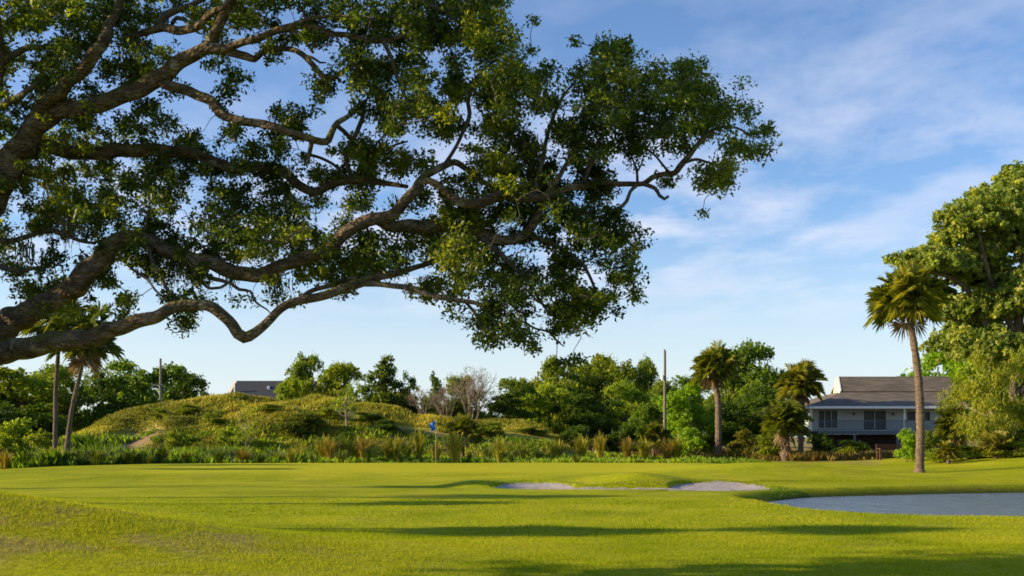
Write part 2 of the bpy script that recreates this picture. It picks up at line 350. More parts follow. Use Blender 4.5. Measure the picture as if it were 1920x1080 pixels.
dirt = np.maximum(dirt, np.exp(-((x-35)/4.0)**2-((y-84)/5)**2))
wn = vnoise(x*1.3, y*2.6, 81)*.6+vnoise(x*4, y*7, 82)*.4
humpz = np.exp(-((x+7.0)/4.0)**2-((y-15.2)/2.6)**2)
dirt = np.maximum(dirt, np.clip(humpz*1.3, 0, 1)*sstep(.48, .66, wn)*.75)
greenz = sstep(43.5, 45.5, y+.6*np.sin(x*.3))*(1-sstep(57.5, 59.5, y+.07*np.abs(x)))*sstep(-17, -14, x)*(1-sstep(8, 11, x))
pd = pond_sd(x, y); bank_shade = np.exp(-(np.clip(pd, 0, 9)/.30)**2)
def ground_mat():
    m, t, out = mat_base('turf')
    tc = N(t, 'ShaderNodeTexCoord')
    def noise(s, det=6, st=(1, 1, 1)):
        mp = N(t, 'ShaderNodeMapping'); mp.inputs['Scale'].default_value = st; t.links.new(tc.outputs['Object'], mp.inputs[0])
        n = N(t, 'ShaderNodeTexNoise'); n.inputs['Scale'].default_value = s; n.inputs['Detail'].default_value = det; n.inputs['Roughness'].default_value = .6
        t.links.new(mp.outputs[0], n.inputs[0]); return n
    def mix(f, a, b, bt='MIX'):
        mx = N(t, 'ShaderNodeMixRGB', blend_type=bt)
        if isinstance(f, float): mx.inputs[0].default_value = f
        else: t.links.new(f, mx.inputs[0])
        for s, v in ((1, a), (2, b)):
            if isinstance(v, tuple): mx.inputs[s].default_value = (*v, 1)
            else: t.links.new(v, mx.inputs[s])
        return mx.outputs[0]
    def att(nm): return N(t, 'ShaderNodeAttribute', attribute_name=nm).outputs['Fac']
    big = noise(.22, 5, (1, 1, 1)); fine = noise(9, 8); mid = noise(1.1, 6, (.6, 1.6, 1)); vf = noise(45, 4)
    a = ramp(t, [(.3, (.200, .245, .006)), (.55, (.310, .335, .011)), (.75, (.420, .375, .030))]); t.links.new(big.outputs[0], a.inputs[0])
    b = ramp(t, [(.35, (.62, .70, .6)), (.65, (1.25, 1.2, 1.2))]); t.links.new(fine.outputs[0], b.inputs[0])
    c = mix(.75, a.outputs[0], b.outputs[0], 'MULTIPLY')
    b2 = ramp(t, [(.3, (.75, .82, .8)), (.7, (1.2, 1.12, 1.1))]); t.links.new(mid.outputs[0], b2.inputs[0])
    c = mix(.7, c, b2.outputs[0], 'MULTIPLY')
    # worn, thin spots
    w = noise(.55, 9, (.8, 1.5, 1)); w2 = ramp(t, [(.55, (0, 0, 0)), (.68, (1, 1, 1))]); t.links.new(w.outputs[0], w2.inputs[0])
    wf = N(t, 'ShaderNodeMath', operation='MULTIPLY'); t.links.new(w2.outputs[0], wf.inputs[0]); wf.inputs[1].default_value = .42
    c = mix(wf.outputs[0], c, (.20, .16, .055))
    g = ramp(t, [(.3, (.340, .360, .012)), (.7, (.410, .395, .020))]); t.links.new(mid.outputs[0], g.inputs[0])
    c = mix(att('green'), c, g.outputs[0])
    r = ramp(t, [(.3, (.13, .15, .020)), (.5, (.27, .26, .036)), (.7, (.40, .33, .08))]); t.links.new(mid.outputs[0], r.inputs[0])
    rr = mix(.8, r.outputs[0], b.outputs[0], 'MULTIPLY'); c = mix(att('rough'), c, rr)
    d = ramp(t, [(.3, (.17, .11, .075)), (.7, (.34, .24, .17))]); t.links.new(fine.outputs[0], d.inputs[0])
    c = mix(att('dirt'), c, d.outputs[0])
    c = mix(att('bank'), c, (.045, .058, .014))  # shade of the steep unlit pond bank painted into the turf
    p = N(t, 'ShaderNodeBsdfPrincipled'); t.links.new(c, p.inputs['Base Color']); p.inputs['Roughness'].default_value = .85; p.inputs['Specular IOR Level'].default_value = .03
    s = N(t, 'ShaderNodeMath', operation='ADD'); t.links.new(fine.outputs[0], s.inputs[0]); t.links.new(vf.outputs[0], s.inputs[1])
    bp = N(t, 'ShaderNodeBump'); bp.inputs['Strength'].default_value = .55; bp.inputs['Distance'].default_value = .04
    t.links.new(s.outputs[0], bp.inputs['Height']); t.links.new(bp.outputs[0], p.inputs['Normal'])
    t.links.new(p.outputs[0], out.inputs[0]); return m
g = link('ground', mesh('ground', V, F, ground_mat(), True, dict(rough=rough, dirt=dirt, green=greenz, bank=bank_shade)))
tag(g, kind='structure')

# sand of the bunker
bx = axis([(-1.6, 9.2, .10)]); by = axis([(34.4, 39.4, .10)])
BX, BY = np.meshgrid(bx, by); BS = bunker_sd(BX, BY); BZ = sand_z(BX, BY)+.012*np.sin(BX*9+BY*22+2*vnoise(BX, BY, 4))+.03*(vnoise(BX*4, BY*4, 3)-.5)
nxb = len(bx); keep = (BS[:-1, :-1] < .04)
ii = (np.arange(len(by)-1)[:, None]*nxb+np.arange(nxb-1)[None, :])[keep]
s = link('bunker_sand', mesh('bunker_sand', np.stack([BX, BY, BZ], -1).reshape(-1, 3), np.stack([ii, ii+1, ii+nxb+1, ii+nxb], 1),
         plain_mat('sand', (.31, .28, .27), .95, .18, 6, .3), True)); tag(s, kind='structure')

# water
def water_mat():
    m, t, out = mat_base('pond_water'); tc = N(t, 'ShaderNodeTexCoord')
    mp = N(t, 'ShaderNodeMapping'); mp.inputs['Scale'].default_value = (.45, 1.0, 1); t.links.new(tc.outputs['Object'], mp.inputs[0])
    n = N(t, 'ShaderNodeTexNoise'); n.inputs['Scale'].default_value = 2.6; n.inputs['Detail'].default_value = 6; n.inputs['Roughness'].default_value = .6; n.inputs['Distortion'].default_value = .5; t.links.new(mp.outputs[0], n.inputs[0])
    b = N(t, 'ShaderNodeBump'); b.inputs['Strength'].default_value = 1.0; b.inputs['Distance'].default_value = .16; t.links.new(n.outputs[0], b.inputs['Height'])
    p = N(t, 'ShaderNodeBsdfPrincipled'); p.inputs['Base Color'].default_value = (.17, .24, .36, 1); p.inputs['Roughness'].default_value = .06; p.inputs['IOR'].default_value = 1.33
    t.links.new(b.outputs[0], p.inputs['Normal']); t.links.new(p.outputs[0], out.inputs[0]); return m
wb = MB(); cpd = _cp; cen = cpd.mean(0)
wb.v = [(float(c[0]+(cen[0]-c[0])*-.02), float(c[1]+(cen[1]-c[1])*-.02), WATER_Z) for c in cpd]; wb.f = [tuple(range(len(cpd)))]
tag(wb.build('pond_water', water_mat()), kind='structure')

# blades of turf close to the camera
rng = np.random.default_rng(3)
def blades(n, y0, y1, h, w):
    Yb = np.sqrt(rng.uniform(y0*y0, y1*y1, n)); Xb = rng.uniform(-1.02, 1.02, n)*Yb*.49
    ok = (pond_sd(Xb, Yb) > .1) & (bunker_sd(Xb, Yb) > .1); Xb = Xb[ok]; Yb = Yb[ok]
    cl = vnoise(Xb*2.2, Yb*2.2, 31); keep = rng.random(len(Xb)) < .45+.75*cl; Xb = Xb[keep]; Yb = Yb[keep]; cl = cl[keep]
    Zb = H(Xb, Yb); m = len(Xb); a = rng.uniform(0, 6.28, m); hh = h*rng.uniform(.5, 1.2, m)*(.6+.8*cl)
    lean = rng.normal(0, .45, (m, 2))*hh[:, None]; wx = np.cos(a)*w*rng.uniform(.6, 1.3, m); wy = np.sin(a)*w
    P0 = np.stack([Xb-wx, Yb-wy, Zb-.004], 1); P1 = np.stack([Xb+wx, Yb+wy, Zb-.004], 1); P2 = np.stack([Xb+lean[:, 0], Yb+lean[:, 1], Zb+hh], 1)
    tn = np.clip(.5+.9*(vnoise(Xb*.5, Yb*.5, 33)-.5)+rng.normal(0, .12, m), 0, 1)
    return np.stack([P0, P1, P2], 1).reshape(-1, 3), np.arange(m*3).reshape(-1, 3), np.repeat(tn, 3)
parts = [blades(150000, 12.6, 19, .034, .0045), blades(90000, 19, 30, .038, .008)]
Vb, Fb = join([(p[0], p[1]) for p in parts])
o = link('turf_grass', mesh('turf_grass', Vb, Fb, M_BLADE, False, dict(tint=np.concatenate([p[2] for p in parts]))))
tag(o, 'short mown yellow green grass of the fairway in front', 'grass', kind='stuff')

# ------------------------------------------------------------------ the great live oak
OD = 14.0
LIMBS = {}   # name -> (points (px,py,rpx,Y))
def limb(key, pts): LIMBS[key] = pts
limb('low', [(-262,800,46,12.3),(-120,705,36,13.2),(-50,678,31,13.7),(0,661,28,13.8),(33,653,26,13.7),(100,643,23,13.5),(167,632,20,13.3),(217,618,17,13.2),(267,602,15,13.1),(300,587,13,13),(333,575,12.5,13),(367,571,11.5,13),(400,579,12,13),(427,600,12,13),(443,625,13,13),(457,632,13.5,13),(477,622,11.5,13),(507,600,10,13),(540,573,9.5,13),(580,560,9.5,13),(640,541,10,13.1),(687,527,10,13.2),(733,515,7.5,13.3),(767,505,6.5,13.4),(795,496,5.5,13.5),(835,484,4,13.6),(885,470,3,13.7)])
limb('low_fork', [(680,530,6,13.2),(720,534,5.5,13.1),(763,540,5.5,13.0),(797,550,5,12.9),(830,558,5,12.8),(863,563,4.5,12.8),(890,568,4,12.8),(913,578,3.5,12.8),(925,584,2.5,12.8)])
limb('low_fork_twig', [(870,564,3,12.8),(885,580,3,12.8),(897,597,3,12.8),(903,618,2.3,12.8),(906,634,1.5,12.8)])
limb('twig_a', [(897,597,2,12.8),(915,612,1.8,12.7),(925,632,1.5,12.7),(945,638,1,12.7)])
limb('twig_b', [(913,578,2.4,12.8),(922,589,2,12.9),(934,595,1.8,13),(950,583,1.2,13)])
limb('strand', [(556,570,5,13.1),(580,548,4.5,13.4),(612,536,4.5,13.5),(650,525,5,13.4),(690,520,5,13.3)])
limb('main', [(-262,760,50,12.4),(-130,675,42,13.4),(-50,645,36,14.4),(0,622,32,14.3),(20,607,29,14.3),(50,588,26,14.2),(83,567,24,14.1),(117,552,24,14.1),(140,537,25,14),(160,517,24,14),(180,497,23,14),(200,477,21,14),(220,459,19,14),(247,448,18,14),(300,463,17,14),(350,481,16,13.9),(400,497,16,13.8),(440,510,15.5,13.8),(480,514,15,13.7),(520,504,14,13.6),(570,485,14,13.5),(612,466,14,13.4),(628,455,13.5,13.4),(647,437,14,13.4),(670,422,14,13.4),(697,416,14,13.4),(727,407,13,13.4),(747,391,12,13.4),(763,373,12,13.4),(777,357,12,13.4),(783,343,11,13.5),(798,331,9,13.6),(827,313,8,13.7),(853,304,7,13.8),(872,313,6,13.9),(887,328,5,14),(908,344,5,14.1),(929,350,4,14.1),(960,352,3,14.2)])
limb('main_right', [(783,343,7,13.5),(804,341,6.5,13.4),(825,352,7,13.4),(846,366,7.5,13.4),(865,378,8.5,13.4),(887,380,9,13.4),(919,375,10,13.5),(946,368,9.5,13.5),(971,371,9,13.6),(1002,370,8,13.6),(1025,366,7,13.7),(1062,354,7,13.8),(1094,350,7,13.9),(1117,344,6,14),(1146,343,5.5,14),(1177,344,5.2,14),(1204,344,5,14),(1225,333,5.2,14.1),(1246,328,5,14.1),(1265,325,5.5,14.1),(1275,312,6,14.1),(1292,292,5.3,14.2),(1302,275,5,14.2),(1317,260,4.2,14.2),(1333,247,3.6,14.3),(1354,238,3,14.3),(1385,241,2.2,14.4),(1410,256,1.5,14.4)])
limb('tip_low', [(1285,304,3.2,14.1),(1304,298,3,14),(1325,304,2.6,13.9),(1344,310,2,13.9),(1352,321,1.6,13.9),(1367,337,1.3,13.9),(1379,352,.8,13.9)])
limb('stub', [(1204,345,4,14),(1229,354,3.6,13.9),(1237,366,3.3,13.8),(1246,372,3,13.8),(1254,367,2.6,13.8)])
limb('drop', [(1194,346,4,14),(1181,360,3.3,13.9),(1175,377,3.6,13.9),(1165,387,3.6,13.8),(1150,395,3.3,13.8),(1128,406,2.5,13.8)])
limb('up_twig', [(1196,343,3,14),(1195,325,2.7,14.1),(1188,303,2,14.2),(1180,285,1.4,14.2)])
limb('up_twig2', [(1195,322,2,14.1),(1203,306,1.6,14.1),(1207,288,1.2,14.1)])
limb('back_twig', [(1260,326,3,14.1),(1250,318,2.4,14.3),(1240,306,2.2,14.4),(1231,294,2,14.5),(1212,278,1.6,14.6)])
limb('under', [(712,415,12,13.4),(742,427,12,13.6),(773,422,12.5,13.7),(804,421,13,13.8),(835,424,12.5,13.9),(867,431,11,14),(905,441,10,14),(945,450,9.5,14),(971,446,9,13.9),(992,433,8.5,13.9),(1002,417,8,13.8),(1009,396,7,13.8),(1020,375,6,13.7),(1032,354,5,13.7),(1046,335,4.5,13.7),(1060,312,4,13.7),(1078,285,3,13.8),(1095,255,2,13.9)])
limb('sail', [(835,308,4,13.8),(850,283,3.3,13.8),(863,260,3.5,13.8),(875,234,4.2,13.9),(880,213,4.2,13.9),(877,193,3.8,13.9),(883,170,3.7,13.9),(890,150,3.2,13.9),(906,130,2.6,14),(932,112,2,14)])
limb('mid', [(0,345,24,14.6),(30,290,17,14.7),(77,277,13.5,14.9),(133,283,13,15),(200,287,13,15),(250,284,12,15),(300,279,12,15),(343,284,11,15),(377,294,10,15),(410,307,9.5,15),(450,312,9,14.9),(493,313,9,14.8),(527,323,9,14.8),(550,338,9,14.7),(570,351,8.5,14.6),(593,358,8.5,14.5),(615,352,8,14.4),(635,342,8,14.3),(663,337,8,14.3),(697,338,7,14.2),(730,345,5,14.1),(765,350,3.5,14)])
limb('mid_up', [(658,334,5,14.3),(655,318,4.3,14.2),(649,297,4,14.2),(656,273,4.2,14.1),(669,247,4.2,14.1),(680,220,4,14.1),(683,200,2.7,14.1),(690,178,2,14.1)])
limb('mid_up_side', [(657,270,3,14.2),(679,277,3.2,14.1),(697,284,3,14.1),(720,283,2.6,14),(743,271,2.2,14),(765,265,1.8,14)])
limb('mid_up_side2', [(695,283,2.2,14.1),(712,262,2,14.2),(730,245,1.8,14.2),(745,230,1.5,14.3)])
limb('mid_back', [(575,290,3,14.5),(600,295,3,14.4),(622,306,3,14.4),(640,321,3,14.3),(652,330,3,14.3)])
limb('bow', [(305,155,11,14),(333,163,10,13.9),(367,177,9,13.8),(393,190,9,13.7),(417,213,8.3,13.6),(450,225,8,13.5),(483,230,8,13.5),(517,242,8,13.4),(550,252,7.3,13.4),(583,260,7,13.4),(612,263,7,13.4),(622,249,6,13.5),(632,231,5.3,13.6),(650,220,4.5,13.7),(667,208,3.3,13.8),(685,190,2,13.9)])
limb('bow_link', [(631,233,4.3,13.6),(648,250,4,13.9),(662,268,4,14.1)])
limb('bow_drop', [(433,221,4,13.6),(446,250,3.3,13.5),(440,264,2.2,13.5)])
limb('bow_drop2', [(587,262,5,13.4),(581,285,4,13.5),(575,306,3.5,13.5)])
limb('upper', [(-262,740,55,12.4),(-190,580,46,13.4),(-90,450,38,14.4),(-30,385,32,14.7),(10,333,29,14.6),(33,290,27,14.5),(50,255,26,14.4),(72,228,23,14.3),(100,213,20,14.3),(150,203,19,14.2),(200,190,18,14.1),(250,173,18,14),(283,153,18,14),(317,130,17,13.9),(350,110,15,13.8),(383,97,14,13.7),(417,91,10,13.6),(450,80,8.5,13.5),(483,71,8.3,13.4),(517,60,8,13.4),(550,49,8,13.3),(575,47,7,13.3),(597,54,6.3,13.3),(623,63,6,13.3),(653,67,6,13.3),(687,76,6,13.4),(720,78,5,13.5),(747,68,4.5,13.6),(780,60,4,13.7),(813,54,3.6,13.8),(833,62,3,13.9),(850,78,2,13.9)])
limb('upper_fork', [(393,95,8,13.7),(433,97,8,13.6),(463,103,7.5,13.6),(477,110,6.5,13.6),(490,100,5.5,13.6),(507,93,5,13.6),(540,93,5,13.6),(567,103,5,13.5),(587,122,5,13.4),(602,140,5,13.4),(618,147,5,13.4),(645,134,4,13.5),(660,120,3,13.6),(680,100,2,13.6)])
limb('fork_tie', [(490,98,4,13.6),(500,85,4,13.5),(508,70,4,13.4)])
limb('fork_twig', [(560,100,3,13.5),(585,108,2.6,13.4),(600,118,2,13.4),(612,118,1.2,13.4)])
limb('upper_top', [(553,46,5,13.3),(570,38,4.3,13.2),(597,33,4,13.2),(630,32,3.5,13.2),(655,42,2.5,13.2)])
limb('upper_twig', [(547,60,3,13.3),(567,70,2.8,13.2),(577,84,2.6,13.2),(588,99,3,13.2)])
limb('riser', [(383,97,11,13.7),(394,82,9.5,13.7),(403,60,9,13.6),(417,36,9,13.5),(430,10,9,13.4),(442,-25,8,13.3),(460,-80,7,13.2),(500,-150,5,13.2)])
limb('pale', [(235,72,6,14.4),(267,63,7,14.3),(300,54,8.5,14.1),(333,55,9,13.9),(368,51,8.5,13.7),(384,37,7.5,13.6),(400,24,7,13.5),(423,13,7,13.4),(442,-8,6.5,13.3),(470,-40,5,13.2)])
limb('pale_fork', [(298,52,8,14.1),(307,31,8,14.2),(333,18,6,14.2),(362,6,5,14.2),(395,-8,4,14.2)])
limb('pale_loop', [(322,45,4,14.1),(332,34,4,14.2),(345,36,4,14.2),(358,46,3,14)])
limb('stout', [(62,228,17,14.4),(83,197,15.5,14.2),(110,173,14.5,14),(133,150,14.5,13.9),(157,127,14,13.8),(177,103,13.5,13.7),(193,80,12.5,13.7),(203,50,10.5,13.9),(220,15,9.5,14),(240,-30,8,14.1),(270,-90,6,14.2)])
limb('left_a', [(-60,230,9,14.3),(0,200,7,14.2),(33,184,7,14.1),(52,170,5,14),(80,150,3,14)])
limb('left_b', [(-40,140,8,14.5),(13,110,7,14.4),(40,94,6,14.4),(77,87,4.5,14.3),(110,92,3,14.3)])
limb('left_c', [(-120,480,20,14.7),(-70,330,17,14.6),(-25,200,13,14.5),(5,125,8.5,14.4),(3,80,8,14.4),(-8,20,7,14.4),(-20,-60,5,14.4)])
limb('sky_l', [(-80,470,8,14.6),(-30,493,6.5,14.5),(0,500,5.3,14.5),(20,505,4.5,14.4),(45,508,4,14.4),(80,500,3,14.4)])
limb('sky_l2', [(-40,450,8,14.8),(20,452,6,14.8),(57,440,5,14.8),(77,433,4.5,14.8),(100,432,4.3,14.8),(123,440,4,14.7),(150,452,3.3,14.6),(175,455,2.5,14.6),(200,446,2,14.6)])
limb('hang_a', [(270,455,5,13.9),(281,476,4,13.8),(292,505,4.2,13.7),(304,526,4,13.6),(317,546,3.6,13.4),(330,563,3,13.2)])
limb('hang_b', [(222,478,3,13.9),(250,505,2.6,13.8),(277,525,2.3,13.7),(292,545,2,13.6),(312,563,1.5,13.5)])
limb('hang_c', [(352,482,5,13.8),(377,502,4.3,13.7),(393,520,4.2,13.7),(417,526,3.6,13.6),(433,530,3.2,13.6),(450,543,3.2,13.6),(470,547,2.6,13.6),(480,567,2.3,13.6),(500,580,1.6,13.6),(508,588,1,13.6)])
limb('hang_d', [(372,508,3,13.7),(383,532,3,13.6),(397,541,3,13.5),(413,540,2.8,13.5),(427,531,2.4,13.6)])
limb('hang_e', [(950,548,3,13.8),(957,565,2.7,13.8),(969,582,2.4,13.7),(986,588,2.2,13.7),(1000,585,1.5,13.7)])
limb('hang_f', [(984,588,2.2,13.7),(986,605,2.2,13.6),(1005,617,2,13.6),(1028,622,1.8,13.6),(1045,640,1.5,13.6),(1058,650,1,13.6)])
limb('hang_g', [(1000,560,2.4,13.8),(1030,578,2,13.8),(1055,592,1.6,13.8),(1080,611,1.2,13.8),(1090,633,.8,13.8)])
limb('inner_a', [(890,432,6,14),(930,470,5.5,13.9),(965,500,5,13.9),(990,530,4,13.9),(1010,560,3,13.8),(1030,590,2,13.8)])
limb('inner_b', [(975,440,5,13.9),(1020,450,4.5,14),(1060,470,4,14.1),(1095,500,3.5,14.1),(1115,540,2.6,14.1),(1120,580,1.6,14.1)])
limb('inner_c', [(1035,352,4,13.7),(1070,385,4,13.9),(1105,410,3.5,14),(1135,440,3,14),(1150,475,2,14)])
limb('inner_d', [(1000,368,4.5,13.6),(1010,330,4.2,13.8),(1020,290,4,13.9),(1030,240,3.5,14),(1050,190,3,14),(1080,150,2,14)])
limb('inner_e', [(1090,349,4,13.9),(1110,300,3.6,14.1),(1130,250,3.3,14.2),(1150,195,2.6,14.2),(1165,140,1.8,14.2)])
limb('inner_f', [(1290,292,3.5,14.2),(1283,250,3,14.3),(1290,215,2.6,14.4),(1320,190,2,14.4),(1345,180,1.4,14.4)])
limb('inner_g', [(720,79,4.5,13.5),(735,110,4,13.5),(745,150,3.5,13.6),(765,190,3,13.6),(790,215,2.4,13.6),(820,235,1.6,13.7)])
limb('inner_h', [(890,150,3,13.9),(920,165,3,13.9),(950,180,2.6,14),(980,160,2,14),(1000,135,1.6,14)])
limb('inner_i', [(813,54,3,13.8),(850,35,2.6,13.9),(885,15,2.2,13.9),(910,-5,1.6,14)])
limb('inner_j', [(700,-60,5,13.3),(760,-10,4.5,13.3),(830,20,3.6,13.5),(880,60,3,13.7),(920,95,2.3,13.8),(960,120,1.6,13.9)])
limb('inner_k', [(442,-25,5,13.3),(540,-60,5.5,13.3),(640,-75,5.2,13.3),(720,-60,4.5,13.3)])
BIG = ('low','main','main_right','under','mid','bow','upper','upper_fork','stout','pale','riser','left_c')

rng = np.random.default_rng(11)
oak_base = W(-262, HOR, 11.05); oak_base[2] = 0
oz = Hs(oak_base[0], oak_base[1])
oak = empty('live_oak', (oak_base[0], oak_base[1], oz))
tag(oak, 'huge spreading live oak with long crooked limbs reaching in from the left over the fairway', 'oak tree')
O0 = np.array([oak_base[0], oak_base[1], oz])
skel_P, skel_R, skel_px, thin = [], [], [], []
for key, pts in LIMBS.items():
    A = np.array([[*W(p[0], p[1], p[3]*OSC), px2m(p[2], p[3]*OSC)] for p in pts])
    A = catmull(A, .045 if key in BIG else .05)
    P, r = A[:, :3], np.clip(A[:, 3]*(.86 if key in ('upper', 'stout', 'pale', 'left_c', 'main', 'low') and key not in () else 1), .0035, 9)
    s = np.cumsum(np.r_[0, np.linalg.norm(np.diff(P, axis=0), axis=1)])
    ph = rng.uniform(0, 6.28, 6); am = np.clip(r*.20, 0, .028)[:, None]
    P = P+am*np.stack([np.sin(s*5.1+ph[0])+.6*np.sin(s*13+ph[3]), np.sin(s*3.7+ph[1]), np.sin(s*6.3+ph[2])+.6*np.sin(s*15+ph[4])], 1)
    big = key in BIG
    geo_ = tube_geo(P, r, 16 if big else 7, .075 if big else .10, rng)
    if big:
        link('limb', mesh('limb', geo_[0]-O0, geo_[1], M_BARK, True), oak)
    else: thin.append(geo_)
    skel_P.append(P[::2]); skel_R.append(r[::2])
    q = np.interp(np.linspace(0, 1, len(P[::2])), np.linspace(0, 1, len(pts)), [p[3] for p in pts])
# trunk
tp = np.array([[*(O0+np.array([0, 0, -.3])), .95], [*(O0+np.array([0, 0, .25])), .72], [*(O0+np.array([.05, 0, 1.0])), .60], [*(O0+np.array([.12, 0, 1.8])), .60], [*(O0+np.array([.1, 0, 2.5])), .46], [*(O0+np.array([.05, .05, 3.2])), .30]])
A = catmull(tp, .1); gt = tube_geo(A[:, :3], A[:, 3], 28, .06, rng); link('trunk', mesh('trunk', gt[0]-O0, gt[1], M_BARK, True), oak)
# crown beyond the frame, so that it shades the part in view
hidden = [[(-262,790,40,12.3),(-330,560,32,12.8),(-420,380,24,13.2),(-500,200,15,13.5),(-540,60,8,13.5)],
          [(-262,770,40,12.3),(-380,640,30,12.9),(-560,560,22,13),(-760,480,14,12.5),(-900,420,7,12.3)],
          [(-170,560,34,14.7),(-180,400,26,14.6),(-160,220,20,14.4),(-130,60,14,14.2),(-60,-120,9,14)]]
for pts in hidden:
    A = catmull(np.array([[*W(p[0], p[1], p[3]*OSC), px2m(p[2], p[3]*OSC)] for p in pts]), .12)
    g_ = tube_geo(A[:, :3], A[:, 3], 10, .07, rng); link('limb', mesh('limb', g_[0]-O0, g_[1], M_BARK, True), oak)
    skel_P.append(A[:, :3]); skel_R.append(A[:, 3])

# where the foliage hangs, read off in steps of 40 sight-line units
CROWN = ["8889999556788676899956850",
"75788885334664335999558710",
"55667466313310012688228950235400000",
"5565545334420015765615699858995562",
"545542134353000475685357987899888510",
"5456553343220141656887367677898688700",
"66677654355333323457536885576886246400",
"6677777655532112445635899866344213330",
"76677777765552146565445678532111350",
"656777887665674443444465566630001",
"855657888888777533445676456641",
"843323888888777655446888655662",
"346530456776666565557898755662",
"035512044421133232234458975651",
"001134002100000000011223664310",
"000000001000000000000123233100",
"0000000000000000000000000130"]
CROWN = [r.replace(' ', '') for r in CROWN]
SP = np.vstack(skel_P); SR = np.concatenate(skel_R)
SPX = 960+SP[:, 0]/SP[:, 1]*FPX; SPY = HOR-(SP[:, 2]-EYE)/SP[:, 1]*FPX
att_pts = []; att_tint = []
def add_att(px, py, spread):
    d = (SPX-px)**2+(SPY-py)**2; k = np.argsort(d)[:12]; kk = k[rng.integers(0, len(k))]
    near_wood = SR[k[0]] > .022 and d[k[0]] < 45**2
    Y = SP[kk, 1]+(abs(rng.normal(0, spread))*1.1+.15 if near_wood and rng.random() < .85 else rng.normal(.15, spread))
    att_pts.append(W(px, py, Y))
for rI, row in enumerate(CROWN):
    for c, ch in enumerate(row):
        d = int(ch)
        if d == 0: continue
        n = rng.poisson(12 if c < 17 else 14)
        qx = c*40+rng.uniform(-3, 43, n); qy = rI*40+rng.uniform(-3, 43, n)
        u = .62*vnoise(qx/34, qy/34, 77)+.38*vnoise(qx/15, qy/15, 78); u = .5+.5*np.tanh((u-.5)/.15)
        for a_, b_, u_ in zip(qx, qy, u):
            if u_ < min(1.0, d*.110+.03): add_att(a_, b_, .7 if d > 5 else .3)
n_view = len(att_pts)
for _ in range(480):                                       # above the frame
    px = rng.uniform(-250, 900); py = rng.uniform(-420, 0)*(1-.5*(px+250)/1150)
    add_att(px, py, .9)
for _ in range(700):                                       # left of the frame
    px = rng.uniform(-1000, 0); top = -350+.45*abs(px+200); py = rng.uniform(top, 560)
    if py > 470 and px > -350: continue
    add_att(px, py, .8)
AP = np.array(att_pts)
# twigs: every clump joins the nearest wood already grown
nodes = [tuple(p) for p in SP]; NP = np.zeros((len(SP)+len(AP)*7, 3)); NP[:len(SP)] = SP; nn = len(SP)
d0 = np.array([np.min(np.sum((SP-p)**2, 1)) for p in AP]); order = np.argsort(d0)
twigs = []
for k in order:
    p = AP[k]; dd = np.sum((NP[:nn]-p)**2, 1); j = int(np.argmin(dd)); q = NP[j]; L = math.sqrt(dd[j])
    m = max(3, min(7, int(L/.09))); t = np.linspace(0, 1, m)[:, None]
    off = rng.normal(0, 1, 3)*L*.16; off2 = rng.normal(0, 1, 3)*L*.07
    line = q+(p-q)*t+off*np.sin(t*np.pi)+off2*np.sin(t*2*np.pi)
    line[1:-1, 2] -= .0
    twigs.append((line, L)); NP[nn:nn+m-1] = line[1:]; nn += m-1
tg = []
for line, L in twigs:
    r0 = .0035+.006*min(L, 1.2); tg.append(tube_geo(line, np.linspace(r0, .0025, len(line)), 4))
Vt, Ft = join(tg+thin)
link('twigs', mesh('twigs', Vt-O0, Ft, M_TWIG, True), oak)
# leaves in sprays round each clump
def spray(centres, per, rad, L, Wd, rng, tint_lo=.25):
    n = len(centres); cnt = np.maximum(4, rng.poisson(per, n)); idx = np.repeat(np.arange(n), cnt); m = len(idx)
    rr = rad*rng.uniform(.6, 1.4, n); d = rnd_dir(rng, m); d[:, 2] *= .75
    q = rng.random(m)**.6
    C = centres[idx]+d*(rr[idx]*q)[:, None]
    D = d*.7+rnd_dir(rng, m)*.8; D /= np.linalg.norm(D, axis=1, keepdims=True)
    lm = L*rng.uniform(.45, 1.45, m); V, F = leaves(C, D, lm, lm*Wd*rng.uniform(.8, 1.2, m), rng)
    ppx = 960+centres[:, 0]/centres[:, 1]*FPX; ppy = HOR-(centres[:, 2]-EYE)/centres[:, 1]*FPX
    ct = np.clip(rng.normal(.40, .16, n)+.55*(vnoise(ppx/120, ppy/120, 91)-.5), 0, 1)
    return V, F, np.repeat(np.clip(ct[idx]+rng.normal(0, .10, m), 0, 1), 4)
Vl, Fl, Tl = spray(AP[:n_view], 72, .145, .053, .48, rng)
link('foliage', mesh('foliage', Vl-O0, Fl, M_OAKLEAF, False, dict(tint=Tl)), oak)
Vl, Fl, Tl = spray(AP[n_view:], 22, .26, .12, .5, rng)
link('foliage', mesh('foliage', Vl-O0, Fl, M_OAKLEAF, False, dict(tint=Tl)), oak)
# hanging moss
for (px, py, n, ln) in ((250,75,60,.32),(985,265,40,.4),(45,460,50,.25),(330,480,40,.35),(520,520,40,.3),(430,505,36,.25),(620,500,30,.3),(135,400,40,.4),(880,460,30,.3)):
    ms = []; Yc = 12.5+rng.normal(0, .15)
    for _ in range(n):
        c = W(px+rng.normal(0, 13), py+rng.normal(0, 9), Yc+rng.normal(0, .1)); l = ln*rng.uniform(.4, 1.1)
        k = 5; t = np.linspace(0, 1, k)
        ms.append(tube_geo(np.stack([c[0]+.03*np.sin(t*5+rng.uniform(0, 6))*t, c[1]+.03*np.sin(t*4+rng.uniform(0, 6))*t, c[2]-l*t], 1), np.linspace(.007, .002, k), 3))
    Vm, Fm = join(ms); link('hanging_moss', mesh('hanging_moss', Vm-O0, Fm, M_MOSS, True, dict(tint=np.repeat(rng.uniform(.2, .9, len(Vm)//15), 15))), oak)

